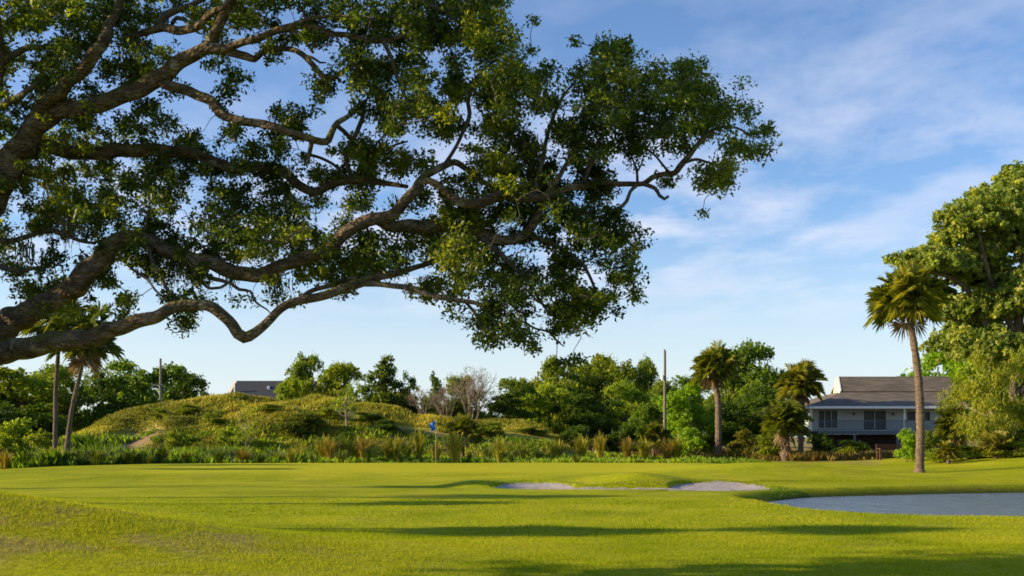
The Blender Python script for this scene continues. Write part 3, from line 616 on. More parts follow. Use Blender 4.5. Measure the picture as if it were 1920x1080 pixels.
# ------------------------------------------------------------------ trees of the background: a few shapes, each tree its own object
def crown_mesh(name, seed, lobes, n_cl, per, leaf, rad, mat=None, shell=.62, bottom=None, wid=.62, droop=0.0):
    rng = np.random.default_rng(seed); lob = np.array(lobes, float)
    vol = lob[:, 3]*lob[:, 4]*lob[:, 5]; area = vol**(2/3); k = rng.choice(len(lob), n_cl, p=area/area.sum())
    d = rnd_dir(rng, n_cl); d[:, 2] = np.where(d[:, 2] < -.35, -d[:, 2]*.6, d[:, 2]); q = shell+(1.14-shell)*rng.random(n_cl)**.85
    C = lob[k, :3]+d*lob[k, 3:6]*q[:, None]
    cr_ = rad*rng.uniform(.35, 1.75, n_cl); cnt = np.maximum(3, rng.poisson(per, n_cl)); idx = np.repeat(np.arange(n_cl), cnt); m = len(idx)
    dd = rnd_dir(rng, m); P = C[idx]+dd*(cr_[idx]*rng.random(m)**.5)[:, None]*np.array([1, 1, .75])
    if droop: P[:, 2] -= droop*rng.random(m)**2
    D = dd*.5+rnd_dir(rng, m)+np.array([0, 0, -1.6 if droop else .0]); D /= np.linalg.norm(D, axis=1, keepdims=True)
    L = leaf*rng.uniform(.6, 1.35, m); V, F = leaves(P, D, L, L*wid*rng.uniform(.7, 1.2, m), rng, upb=.4)
    ct = np.clip(rng.normal(.42, .2, n_cl)+.0, 0, 1)
    if bottom is not None: V[:, 2] = np.maximum(V[:, 2], bottom)
    return mesh(name, V, F, mat or M_TREE, False, dict(tint=np.repeat(np.clip(ct[idx]+rng.normal(0, .1, m), 0, 1), 4)))
def rand_lobes(seed, n, z0, z1, spread, r):
    rg = np.random.default_rng(seed); out = []
    for i in range(n):
        t = (i+.5)/n; zz = z0+(z1-z0)*t; s = spread*math.sqrt(max(.04, 1-((t-.40)/.72)**2)); a = rg.uniform(0, 6.28); q = rg.uniform(.3, 1)
        rr = r*rg.uniform(.75, 1.25)*(1.15-.5*t)
        out.append((math.cos(a)*s*q, math.sin(a)*s*q, min(zz, 1-rr*.8), rr, rr, rr*.72))
    return out
def tree_wood(name, seed, h, lean=0, n=6, r=.028, mat=None, spread=.3):
    rg = np.random.default_rng(seed); parts = []
    tr = catmull(np.array([[0, 0, -.03, r*1.5], [.01, 0, h*.15, r], [lean*.3, .02, h*.45, r*.75], [lean, .0, h*.8, r*.35]]), .05); parts.append(tube_geo(tr[:, :3], tr[:, 3], 8, .06, rg))
    for i in range(n):
        k = int(len(tr)*rg.uniform(.3, .95)); b = tr[k, :3]; a = i*2.4+rg.uniform(-.4, .4); l = spread*rg.uniform(.6, 1.1)
        A = catmull(np.array([[*b, r*.45], [b[0]+math.cos(a)*l*.5, b[1]+math.sin(a)*l*.5, b[2]+l*.25, r*.3], [b[0]+math.cos(a)*l, b[1]+math.sin(a)*l, b[2]+l*.65, r*.1]]), .06)
        parts.append(tube_geo(A[:, :3], A[:, 3], 6, .06, rg))
    V, F = join(parts); return mesh(name, V, F, mat or M_TRUNK, True)
PROTO = {}
def proto(key):
    if key in PROTO: return PROTO[key]
    k = key
    if k[:5] == 'broad':
        s = int(k[5:]); wd = tree_wood('trunk', s, .9, .05*(s % 3-1))
        cr_ = crown_mesh('crown', s, rand_lobes(s, 16, .22, .93, .40, .21), 1000, 18, .036, .055)
    elif k[:4] == 'dome':
        s = int(k[4:])+20; wd = tree_wood('trunk', s, .7, 0, 5, .03)
        cr_ = crown_mesh('crown', s, rand_lobes(s, 12, .12, .92, .42, .22), 760, 18, .038, .058, bottom=.0)
    elif k[:5] == 'cedar':
        s = int(k[5:])+40; wd = tree_wood('trunk', s, .95, 0, 4, .03, spread=.15)
        rg = np.random.default_rng(s); lb = [(rg.uniform(-.1, .1), rg.uniform(-.1, .1), .12+.078*i, .36*(1.02-.088*i)*rg.uniform(.75, 1.15), .36*(1.02-.088*i), .10) for i in range(11)]
        cr_ = crown_mesh('crown', s, lb, 720, 17, .036, .05, bottom=.0)
    elif k[:5] == 'shrub':
        s = int(k[5:])+60; wd = tree_wood('stems', s, .7, .05, 8, .02, spread=.4)
        cr_ = crown_mesh('crown', s, rand_lobes(s, 9, .08, .85, .36, .24), 360, 16, .06, .085, bottom=.0)
    elif k[:6] == 'sparse':
        s = int(k[6:])+80; wd = tree_wood('trunk', s, .9, .03, 12, .022, M_PALEBARK, spread=.38)
        cr_ = crown_mesh('crown', s, rand_lobes(s, 12, .35, .95, .36, .17), 190, 9, .032, .05)
    elif k[:4] == 'bare':
        s = int(k[4:])+100; rg = np.random.default_rng(s); parts = []
        def grow(p, d, l, r, lv):
            pts = [p]; q = p.copy(); dd = d.copy()
            for i in range(4):
                dd = dd+rg.normal(0, .13, 3)+np.array([0, 0, .04]); dd /= np.linalg.norm(dd); q = q+dd*l/4; pts.append(q.copy())
            parts.append(tube_geo(np.array(pts), np.linspace(r, r*.5, 5), 4))
            if lv < 4:
                for j in range(3 if lv else 4):
                    b = pts[rg.integers(2, 5)]; nd = dd+rg.normal(0, .42, 3); nd[2] = abs(nd[2])*.8+.25; nd /= np.linalg.norm(nd); grow(b, nd, l*.66, r*.6, lv+1)
        for i in range(7):
            a = i*.9; grow(np.array([math.cos(a)*.05, math.sin(a)*.05, -.02]), np.array([math.cos(a)*.38, math.sin(a)*.38, 1.0]), .40, .011, 0)
        V_, F_ = join(parts); V_[:, 2] *= 1/V_[:, 2].max(); wd = mesh('branches', V_, F_, M_PALEBARK, True)
        cr_ = crown_mesh('crown', s, rand_lobes(s, 9, .4, .95, .34, .16), 90, 6, .022, .05)
    elif k[:7] == 'feather':
        s = int(k[7:])+120; wd = tree_wood('trunk', s, .9, -.12, 9, .022, M_PALEBARK, spread=.42)
        cr_ = crown_mesh('crown', s, rand_lobes(s, 15, .2, .95, .38, .15), 800, 20, .034, .05, shell=.3, wid=.28, droop=.10, bottom=0.0)
    PROTO[key] = (wd, cr_); return PROTO[key]
WIDTH = dict(broad=.84, dome=.95, cedar=.74, shrub=1.1, sparse=1.0, bare=1.0, feather=1.02)
def plant(name, key, px, top, wpx, Y, label, cat, color, group=None, rz=None, base=None, dscale=1.0, wood='trunk'):
    X = (px-960)/FPX*Y; zb = Hs(X, Y) if base is None else base; ht = EYE+(HOR-top)/FPX*Y-zb; wm = wpx/FPX*Y
    e = empty(name, (X, Y, zb)); wd, cr_ = proto(key); fam = key.rstrip('0123456789'); sx = wm/WIDTH[fam]
    rz = rz if rz is not None else (px*.37) % 6.28
    for nm, me in ((wood, wd), ('foliage' if cat in ('shrub', 'bush') else 'crown', cr_)):
        o = link(nm, me, e); o.scale = (sx, sx*dscale, ht); o.rotation_euler = (0, 0, rz); o.color = (*color, 1)
    tag(e, label, cat, group); return e
G1, G2, DK, YG, OL, BG, GY = (1.35, 1.4, 1.1), (1.15, 1.35, 1.0), (.62, .80, .62), (1.9, 1.9, 1.1), (1.65, 1.55, 1.0), (1.8, 2.2, 1.0), (1.7, 1.55, 1.4)  # DK: dark leaves, and deep shade low in the wood put into colour
gt_ = 'trees along the far edge of the course'
T = [
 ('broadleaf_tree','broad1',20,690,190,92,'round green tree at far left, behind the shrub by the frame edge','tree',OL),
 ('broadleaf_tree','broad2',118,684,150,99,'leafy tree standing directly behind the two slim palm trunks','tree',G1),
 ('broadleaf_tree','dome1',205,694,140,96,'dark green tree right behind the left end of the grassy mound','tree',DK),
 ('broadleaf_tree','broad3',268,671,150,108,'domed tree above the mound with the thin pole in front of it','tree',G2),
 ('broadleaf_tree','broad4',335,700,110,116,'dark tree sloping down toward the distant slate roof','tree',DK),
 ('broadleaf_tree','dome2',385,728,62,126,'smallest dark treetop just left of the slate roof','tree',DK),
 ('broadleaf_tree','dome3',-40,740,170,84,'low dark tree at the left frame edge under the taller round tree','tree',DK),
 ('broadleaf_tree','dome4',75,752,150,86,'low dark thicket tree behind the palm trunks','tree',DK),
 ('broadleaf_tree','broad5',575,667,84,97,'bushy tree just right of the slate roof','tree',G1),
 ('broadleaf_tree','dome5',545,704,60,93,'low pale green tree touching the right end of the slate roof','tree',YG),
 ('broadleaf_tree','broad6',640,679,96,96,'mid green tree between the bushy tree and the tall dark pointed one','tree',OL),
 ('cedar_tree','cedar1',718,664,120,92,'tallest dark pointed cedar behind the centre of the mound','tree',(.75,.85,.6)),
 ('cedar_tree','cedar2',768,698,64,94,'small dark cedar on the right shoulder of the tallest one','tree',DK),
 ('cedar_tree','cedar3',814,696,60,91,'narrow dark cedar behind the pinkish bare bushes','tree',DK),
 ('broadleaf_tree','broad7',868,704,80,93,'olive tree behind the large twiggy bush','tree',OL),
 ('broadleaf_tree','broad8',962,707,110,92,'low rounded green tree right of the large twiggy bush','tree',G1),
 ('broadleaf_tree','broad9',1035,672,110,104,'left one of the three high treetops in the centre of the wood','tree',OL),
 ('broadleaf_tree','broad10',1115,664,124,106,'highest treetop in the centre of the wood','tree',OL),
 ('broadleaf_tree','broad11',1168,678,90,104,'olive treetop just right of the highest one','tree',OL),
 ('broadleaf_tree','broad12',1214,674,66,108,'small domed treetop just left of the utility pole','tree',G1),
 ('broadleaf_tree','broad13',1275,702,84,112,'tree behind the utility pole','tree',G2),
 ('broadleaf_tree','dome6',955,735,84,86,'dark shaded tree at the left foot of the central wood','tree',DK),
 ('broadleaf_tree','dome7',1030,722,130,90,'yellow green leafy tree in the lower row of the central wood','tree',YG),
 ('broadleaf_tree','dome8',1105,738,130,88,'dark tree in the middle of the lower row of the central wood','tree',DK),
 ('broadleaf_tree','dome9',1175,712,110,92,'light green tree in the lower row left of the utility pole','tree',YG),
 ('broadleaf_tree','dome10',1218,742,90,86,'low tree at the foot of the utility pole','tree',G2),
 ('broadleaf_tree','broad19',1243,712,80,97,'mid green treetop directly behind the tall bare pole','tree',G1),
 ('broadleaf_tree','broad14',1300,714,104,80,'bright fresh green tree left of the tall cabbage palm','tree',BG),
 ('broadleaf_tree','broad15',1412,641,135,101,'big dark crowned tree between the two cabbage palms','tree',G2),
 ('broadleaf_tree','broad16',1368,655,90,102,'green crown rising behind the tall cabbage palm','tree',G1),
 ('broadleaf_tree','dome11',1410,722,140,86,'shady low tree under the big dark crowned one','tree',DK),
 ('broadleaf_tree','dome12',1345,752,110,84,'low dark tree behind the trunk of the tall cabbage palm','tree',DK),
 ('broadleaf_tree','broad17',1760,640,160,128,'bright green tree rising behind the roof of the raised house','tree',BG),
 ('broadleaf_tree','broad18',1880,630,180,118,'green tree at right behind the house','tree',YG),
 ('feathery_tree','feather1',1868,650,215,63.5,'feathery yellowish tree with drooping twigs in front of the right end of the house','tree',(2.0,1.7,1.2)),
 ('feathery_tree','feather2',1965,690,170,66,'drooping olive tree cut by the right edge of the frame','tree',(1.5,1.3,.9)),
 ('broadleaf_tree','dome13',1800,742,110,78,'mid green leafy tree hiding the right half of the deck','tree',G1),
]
for t in T: plant(*t[:6], t[6], t[7], t[8], gt_)
S = [
 ('broadleaf_shrub','shrub1',30,780,110,62,'light green shrub at the left edge beside the slim palms','shrub',YG),
 ('broadleaf_shrub','shrub2',80,802,80,60,'lower olive shrub left of the slim palm trunks','shrub',OL),
 ('broadleaf_shrub','shrub3',2,812,70,58,'small shrub cut by the left edge of the frame','shrub',OL),
 ('broadleaf_shrub','sparse1',462,756,76,71,'yellow green sapling in front of the grassy mound','shrub',(1.7,1.65,1.1)),
 ('twiggy_shrub','sparse2',650,708,92,76,'thin twiggy tree on the front slope of the mound','shrub',YG),
 ('bare_bush','bare2',792,722,66,84,'pinkish leafless bush behind the mound','bush',GY),
 ('bare_bush','bare3',884,684,118,85,'large pale twiggy bush with a haze of bare branches','bush',GY),
 ('bare_bush','bare4',838,716,60,86,'small bare bush between the pinkish one and the large pale one','bush',GY),
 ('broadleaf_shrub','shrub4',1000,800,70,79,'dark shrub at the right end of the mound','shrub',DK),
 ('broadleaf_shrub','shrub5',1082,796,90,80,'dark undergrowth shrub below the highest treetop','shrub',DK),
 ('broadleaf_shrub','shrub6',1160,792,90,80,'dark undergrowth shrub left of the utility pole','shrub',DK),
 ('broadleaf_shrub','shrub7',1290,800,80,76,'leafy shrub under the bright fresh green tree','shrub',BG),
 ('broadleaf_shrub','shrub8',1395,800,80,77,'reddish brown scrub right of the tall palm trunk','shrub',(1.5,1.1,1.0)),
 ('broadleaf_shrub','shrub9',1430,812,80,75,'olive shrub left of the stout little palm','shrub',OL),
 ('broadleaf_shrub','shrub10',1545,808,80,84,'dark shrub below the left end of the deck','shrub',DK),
 ('broadleaf_shrub','shrub11',1590,822,80,80,'low dry shrub under the house','shrub',OL),
 ('broadleaf_shrub','shrub12',1700,800,60,64,'bright green bush left of the tall palm trunk','bush',BG),
 ('broadleaf_shrub','shrub13',1740,802,56,66,'green bush just right of the tall palm trunk','bush',G1),
 ('broadleaf_shrub','shrub14',1762,838,60,61,'yellow green low bush at the right foot of the tall palm','bush',YG),
 ('broadleaf_shrub','shrub15',1815,834,100,62,'dark low bush on the lawn edge right of the tall palm','bush',DK),
 ('broadleaf_shrub','shrub16',1885,826,90,60,'olive bush where the bank begins at right','bush',OL),
 ('broadleaf_shrub','shrub17',1925,800,80,62,'green bush cut by the right edge of the frame','bush',G1),
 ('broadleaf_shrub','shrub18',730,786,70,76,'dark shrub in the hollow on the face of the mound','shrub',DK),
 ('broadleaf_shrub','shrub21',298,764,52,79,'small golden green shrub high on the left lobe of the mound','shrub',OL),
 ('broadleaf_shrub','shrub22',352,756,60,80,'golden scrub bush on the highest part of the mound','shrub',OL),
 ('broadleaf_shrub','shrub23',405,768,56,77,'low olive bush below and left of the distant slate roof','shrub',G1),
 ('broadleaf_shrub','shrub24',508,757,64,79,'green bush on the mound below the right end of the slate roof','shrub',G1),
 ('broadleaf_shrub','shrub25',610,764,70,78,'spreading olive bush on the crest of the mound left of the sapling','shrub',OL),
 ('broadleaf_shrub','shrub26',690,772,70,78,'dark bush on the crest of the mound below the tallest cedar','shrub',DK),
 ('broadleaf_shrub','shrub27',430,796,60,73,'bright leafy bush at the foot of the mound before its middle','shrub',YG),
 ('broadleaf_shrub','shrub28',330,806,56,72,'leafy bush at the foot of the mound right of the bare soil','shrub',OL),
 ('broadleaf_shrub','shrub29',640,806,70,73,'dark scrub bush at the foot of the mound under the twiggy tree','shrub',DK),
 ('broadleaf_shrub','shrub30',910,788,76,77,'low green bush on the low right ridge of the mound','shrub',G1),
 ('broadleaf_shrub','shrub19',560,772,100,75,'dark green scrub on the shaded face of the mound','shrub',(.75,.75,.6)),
]
for s_ in S:
    plant(*s_[:6], s_[6], s_[7], s_[8], 'shrubs and bushes at the edge of the course', wood='stems')

# the big oak on the right bank
def R_oak():
    Y = 69.0; X0 = (1905-960)/FPX*Y; zb = Hs(X0, Y); e = empty('spreading_oak', (X0, Y, zb)); o0 = np.array([X0, Y, zb])
    lob = []
    for (px, py, rx, ry, dy) in ((1925,395,85,80,0),(1850,415,70,55,-1.5),(1905,470,95,60,1),(1800,455,60,45,0),(1760,500,70,34,-1),(1712,492,46,22,0),(1705,535,40,26,2),(1830,520,75,45,2),(1880,585,85,50,0),(1800,590,60,38,1),(1960,560,80,60,-2),(1750,560,44,34,2),(1850,660,80,45,-1),(1940,660,80,50,1),(1780,650,48,30,2),(1915,345,50,36,1),(1990,430,90,90,0),(1790,410,34,24,-1),(1845,375,30,22,0),(1715,520,36,22,3),(1870,540,70,40,4),(1830,620,60,30,4),(1900,700,60,40,3)):
        c = W(px, py, Y+dy)-o0; k = Y/FPX; lob.append((c[0], c[1], c[2], rx*k*.97, rx*k*.85, ry*k*1.0))
    cr_ = crown_mesh('crown', 501, lob, 7500, 20, .30, .23, shell=.35)
    o = link('crown', cr_, e); o.color = (2.1, 1.95, 3.2, 1)
    rg = np.random.default_rng(77); parts = []
    for pts in ([(1912,880,11,0),(1908,800,9,0),(1900,720,9,0),(1905,640,10,0),(1915,560,8,0),(1920,460,5,0),(1915,380,3,0)],
                [(1905,690,9,0),(1870,640,7,0),(1840,590,6,0),(1815,545,5,0),(1780,520,4,-.5),(1730,505,2.5,-.5),(1690,500,1.5,0)],
                [(1900,620,7,0),(1870,560,5,0),(1850,500,4,-.8),(1835,440,3,-1),(1815,420,2,-1)],
                [(1840,590,5,0),(1800,600,4,.6),(1765,590,3,1),(1735,570,2,1)],
                [(1910,740,8,0),(1950,680,7,0),(1985,600,5,0),(2000,500,3,0)]):
        A = catmull(np.array([[*(W(p[0], p[1], Y+p[3])-o0), px2m(p[2], Y)] for p in pts]), .3); parts.append(tube_geo(A[:, :3], A[:, 3], 10, .06, rg))
    V_, F_ = join(parts); V_[:, 2] = np.maximum(V_[:, 2], -.3); link('trunk', mesh('trunk', V_, F_, M_TRUNK, True), e)
    tag(e, 'tall broad crowned oak at the right edge behind the lone tall palm', 'oak tree')
R_oak()

# distant woodland closing the horizon
rg = np.random.default_rng(9); lob = []
for xx in np.arange(-110, 130, 4.2):
    h = rg.uniform(4.2, 7.2); yy = rg.uniform(142, 160); lob.append((xx+rg.uniform(-1, 1), yy, h*.5, rg.uniform(3, 4.6), 3.5, h*.5)); lob.append((xx+2, yy-4, h*.3, 3.4, 3, h*.36))
wl = link('distant_woodland', crown_mesh('distant_woodland', 5, lob, 3200, 12, .55, .9, bottom=0.0)); wl.color = (.7, .8, .7, 1)
tag(wl, 'far off dark belt of woodland seen between the nearer trunks', 'woodland', kind='stuff')

# ------------------------------------------------------------------ cabbage palms
def fan(rng, o, dirn, pet, rad, nl, droop, parts, tints, wl=.05):
    """one costapalmate leaf: stalk + a fan of narrow blades"""
    d = dirn/np.linalg.norm(dirn); side = np.cross(d, [0, 0, 1.0]); side /= (np.linalg.norm(side)+1e-6); up = np.cross(side, d)
    ro = rng.normal(0, .65); side, up = side*math.cos(ro)+up*math.sin(ro), up*math.cos(ro)-side*math.sin(ro)
    t = np.linspace(0, 1, 5)[:, None]; sag = -pet*.12*droop
    line = o+d*pet*t+np.array([0, 0, 1])*sag*t**2; c = line[-1]; dl = line[-1]-line[-2]; dl /= np.linalg.norm(dl)
    V, F = tube_geo(line, np.linspace(.028, .014, 5), 4); parts.append((V, np.concatenate([F[:, :3], F[:, [0, 2, 3]]]))); tints.append(np.full(len(V), .75))
    side = side-dl*side.dot(dl); side /= np.linalg.norm(side); up = np.cross(side, dl); tn = rng.uniform(.2, .75)
    a = np.linspace(-2.15, 2.15, nl)+rng.normal(0, .04, nl)
    L = rad*(.72+.28*np.cos(a*.55))*rng.uniform(.85, 1.1, nl)
    D = np.cos(a)[:, None]*dl+np.sin(a)[:, None]*side+(.28*np.abs(np.sin(a)))[:, None]*up; D /= np.linalg.norm(D, axis=1, keepdims=True)
    S = np.cross(D, up+rng.normal(0, .3, (nl, 3))); S /= np.linalg.norm(S, axis=1, keepdims=True)
    m1 = c+D*(L*.5)[:, None]; tip = c+D*(L*.93)[:, None]-np.array([0, 0, 1])*(L*(.06+.24*droop)*rng.uniform(.6, 1.4, nl))[:, None]
    V = np.stack([np.repeat(c[None], nl, 0), m1+S*wl*rad, tip, m1-S*wl*rad], 1).reshape(-1, 3)
    i = np.arange(nl)[:, None]*4; F = np.concatenate([i+np.array([[0, 1, 2]]), i+np.array([[0, 2, 3]])], 1).reshape(-1, 3)
    parts.append((V, F)); tints.append(np.repeat(np.clip(tn+rng.normal(0, .12, nl), 0, 1), 4))
def palm_crown(seed, n, pet, rad, dead, nl=28, low=-.5):
    rng = np.random.default_rng(seed); gp, gt2, dp, dt = [], [], [], []
    for i in range(n):
        el = math.asin(low+(1-low)*((i+.5)/n)**.72*.99); az = i*2.39996+rng.normal(0, .2)
        d = np.array([math.cos(el)*math.cos(az), math.cos(el)*math.sin(az), math.sin(el)])
        fan(rng, np.array([0, 0, .15*(i/n)]), d, pet*rng.uniform(.40, 1.2), rad*rng.uniform(.70, 1.0), nl, 1.2-.8*(i/n), gp, gt2)
    for i in range(dead):
        az = i*2.39996+1; d = np.array([math.cos(az)*.5, math.sin(az)*.5, -.9])
        fan(rng, np.array([0, 0, -.1]), d, pet*rng.uniform(.5, .9), rad*rng.uniform(.6, .85), 16, .8, dp, dt)
    Vg, Fg = join(gp); a = mesh('crown', Vg, Fg, M_PALM, False, dict(tint=np.concatenate(gt2)))
    b = None
    if dp:
        Vd, Fd = join(dp); b = mesh('dead_fronds', Vd, Fd, M_DEADFROND, False, dict(tint=np.concatenate(dt)))
    return a, b
PC = {}
def palm(name, seed, trunk_px, Y, crown_w, label, n=40, dead=5, color=(1, 1, 1), group='cabbage palms', boots=0.0, low=-.5, trunk_world=None, cat='palm tree', bark=None):
    if trunk_world is not None: P = np.array(trunk_world, float)
    else: P = np.array([[*W(p[0], p[1], Y), px2m(p[2], Y)] for p in trunk_px])
    P[0, 2] = Hs(P[0, 0], P[0, 1])-.05
    o0 = P[0, :3].copy(); e = empty(name, tuple(o0)); A = catmull(P, .12); rg = np.random.default_rng(seed)
    s = np.cumsum(np.r_[0, np.linalg.norm(np.diff(A[:, :3], axis=0), axis=1)]); r = A[:, 3]*(1+.06*np.sin(s*24)+.05*np.sin(s*7.3+seed)); r[0] *= 1.35; r[1] *= 1.12
    g_ = tube_geo(A[:, :3]-o0, r, 16, .03, rg); link('trunk', mesh('trunk', g_[0], g_[1], bark or M_PALMTRUNK, True), e)
    top = A[-1, :3]-o0
    key = (seed % 3, n, dead, low)
    if key not in PC: PC[key] = palm_crown(seed % 3+300, n, 1.05, .95, dead, low=low)
    a, b = PC[key]; k = crown_w/3.8
    c = link('crown', a, e); c.location = top; c.scale = (k, k, k); c.rotation_euler = (0, 0, seed*1.3); c.color = (*color, 1)
    if b:
        c = link('dead_fronds', b, e); c.location = top; c.scale = (k, k, k); c.rotation_euler = (0, 0, seed*.7)
    if boots:                                           # old leaf stubs clothing the upper trunk
        mb = MB(); L = s[-1]
        for i in range(int(boots*60)):
            f = 1-boots*rg.random(); idx = int((len(A)-1)*f); c0 = A[idx, :3]-o0; az = i*2.4; rr = A[idx, 3]
            d = np.array([math.cos(az), math.sin(az), 0]); p0 = c0+d*rr*.9; p1 = c0+d*(rr+.13)+np.array([0, 0, .30])
            mb.tube([p0, p1], [.06, .02], 4)
        mb.build('leaf_boots', M_BOOT, e)
    tag(e, label, cat, group); return e
palm('cabbage_palm', 1, [(1724,886,8.5),(1726,800,8),(1723,720,7.2),(1716,660,6.6),(1708,612,6.2),(1702,566,6.5)], 51.5, 4.1, 'tall lone cabbage palm with a bare leaning trunk on the lawn', n=84, dead=3, color=(1.35,1.4,1.0))
palm('cabbage_palm', 2, [(1347,832,7),(1347,790,6),(1346,750,5.5),(1341,715,5.5),(1337,690,6)], 76, 3.9, 'cabbage palm with slender trunk in front of the bright fresh green tree', n=60, dead=6, boots=.22, color=(1.1,1.2,.85))
palm('cabbage_palm', 3, [(1501,853,5.5),(1502,800,5),(1502,760,5),(1500,722,5.5)], 81, 4.1, 'cabbage palm just left of the raised house with its crown over the eave', n=60, dead=8, boots=.35, color=(1.3,1.3,.95))
palm('cabbage_palm', 4, [(1472,853,8),(1472,830,8),(1471,808,8),(1470,792,8)], 72, 4.0, 'short stout cabbage palm with reddish leaf stubs on its trunk', n=58, dead=2, boots=.9, color=(.9,1.05,.8))
palm('slim_palm', 5, [(104,852,5.5),(104,790,4.3),(105,720,4),(110,650,3.8),(112,600,3.8)], 58, 4.4, 'straight slim palm at left, its crown hidden behind the oak limb', n=36, dead=6, color=(.7,.8,.75), group='slim palms at the left', bark=M_TRUNK)
palm('slim_palm', 7, [(122,850,5.5),(133,780,4.3),(148,710,4),(160,655,3.8),(164,640,4)], 57, 4.4, 'leaning slim palm at left, right of the straight one', n=36, dead=8, color=(.65,.8,.8), group='slim palms at the left', bark=M_TRUNK)
def palmetto(seed, px, ybase, ycr, Y, w, label, color=(1, 1, 1)):
    palm('palmetto', seed, [(px,ybase,3.5),(px,(ybase+ycr)/2,3.5),(px,ycr,4)], Y, w, label, n=38, dead=2, color=color, group='low palmettos', low=-.35, cat='palmetto', bark=M_TRUNK)
palmetto(11, 1226, 846, 822, 73, 2.9, 'low palmetto with a dark crown in front of the utility pole', (.75,.85,.7))
palmetto(12, 868, 845, 815, 69, 3.0, 'low palmetto on the right shoulder of the mound beside the blue flag', (.8,.9,.7))
palmetto(13, 1790, 860, 800, 67, 3.4, 'low palmetto in front of the right end of the deck', (.95,1.05,.8))
palmetto(14, 1868, 868, 838, 60, 2.4, 'small palmetto near the right edge beneath the feathery tree', (1.2,1.15,.9))
palmetto(15, 1778, 872, 850, 59, 1.6, 'smallest palmetto right of the tall palm trunk', (1.3,1.2,.9))

# ------------------------------------------------------------------ tufts of tall grass
def tuft_mesh(seed, n=150, spread=.34, lean=.42, curl=.5):
    rng = np.random.default_rng(seed); V = []; T_ = []
    for i in range(n):
        a = rng.uniform(0, 6.28); r = .10*math.sqrt(rng.random()); l = rng.uniform(.55, 1.0); q = lean*rng.random()**.7; w = rng.uniform(.010, .018)
        b = np.array([math.cos(a)*r, math.sin(a)*r, 0]); d = np.array([math.cos(a), math.sin(a), 0]); sd_ = np.array([-math.sin(a), math.cos(a), 0])
        pts = [b, b+d*q*l*.35+np.array([0, 0, l*.5]), b+d*q*l*1.0+np.array([0, 0, l*(.95-curl*q)]), b+d*q*l*1.5+np.array([0, 0, l*(1.0-curl*q*1.7)])]
        V += [pts[0]-sd_*w, pts[0]+sd_*w, pts[1]-sd_*w*1.2, pts[1]+sd_*w*1.2, pts[2]-sd_*w*.8, pts[2]+sd_*w*.8, pts[3]-sd_*w*.1, pts[3]+sd_*w*.1]; T_.append(np.clip(rng.normal(.5, .2), 0, 1))
    i = np.arange(n)[:, None]*8; F = np.concatenate([i+np.array([[0, 1, 3, 2]]), i+np.array([[2, 3, 5, 4]]), i+np.array([[4, 5, 7, 6]])], 1).reshape(-1, 4)
    return mesh('grass_tuft', np.array(V), F, M_DUNE, False, dict(tint=np.repeat(T_, 8)))
TM = [tuft_mesh(600+i, 150, lean=.38+.08*i) for i in range(4)]
TUF = [(818,866,48,2),(853,866,66,2),(937,862,50,1),(914,846,24,0),(980,838,24,0),(1044,848,34,1),(1090,848,42,1),(1080,862,22,0),(1124,854,46,2),(1176,848,46,3),(1207,844,40,1),(1252,843,36,3),(1268,842,34,1),(958,866,26,0),(1010,858,24,0),(1150,858,20,0),
 (545,872,44,1),(606,842,36,1),(619,841,32,3),(646,848,44,0),(668,844,34,1),(684,843,38,3),(728,841,42,1),(738,842,36,1),(785,838,40,1),(760,846,26,0),(585,872,34,0),(640,870,38,0),(690,868,46,0),(750,866,28,0),(880,862,26,0),(790,868,22,0),
 (8,876,40,3),(55,882,34,0),(108,882,50,2),(150,880,30,0),(180,876,38,0),(212,880,28,0),(245,882,48,0),(280,880,32,0),(305,880,48,0),(350,878,42,1),(382,878,30,0),(410,878,44,0),(457,878,42,3),(490,876,32,0),(515,874,36,0),(560,846,30,1)]
NAMES = {0:'green',1:'yellow green',2:'straw tipped',3:'brown plumed'}
TC = {0:(.85,1.1,.6),1:(1.8,1.8,.9),2:(2.3,2.0,1.2),3:(1.6,1.25,.9)}
for i,(px,yb,hp,kd) in enumerate(TUF):
    # distance read from where its foot stands on the ground
    rt = random.Random(i); Xr = (px-960)/FPX*62; Y = float(edge(np.array([Xr]))[0])+(rt.uniform(-.3, 1.2) if yb > 860 and px > 520 else rt.uniform(.0, 3.0) if yb > 860 else rt.uniform(5, 7.5))
    X = (px-960)/FPX*Y; g_ = Hs(X, Y); o = link('grass_tuft', TM[i % 4]); o.location = (X, Y, g_-.03); h = max(.5, EYE+(HOR-(yb-hp))/FPX*Y-g_)*(rt.uniform(.75, 1.1) if px > 520 else rt.uniform(.9, 1.15)); wv = h*rt.uniform(.6, .95) if px > 520 else h*rt.uniform(1.1, 1.7)
    o.scale = (wv, wv, h); o.rotation_euler = (0, 0, i*1.7); o.color = (*TC[kd], 1)
    tag(o, None, 'grass tuft', 'clumps of tall grass planted across the rough')
    ref = ('left of the slim palms' if px < 95 else 'at the foot of the slim palms' if px < 190 else 'before the bare soil patch of the mound' if px < 330 else 'before the left half of the mound' if px < 500
           else 'before the middle of the mound' if px < 650 else 'between the mound centre and the blue flag' if px < 800 else 'close by the blue flag' if px < 900 else 'before the right end of the mound' if px < 1060 else 'before the central wood' if px < 1200 else 'near the utility pole')
    row = 'short' if hp < 30 else 'tall' if hp > 44 else 'middling'
    o['label'] = f"{row} {NAMES[kd]} grass clump {ref}, {'front' if yb > 860 else 'back'} row"
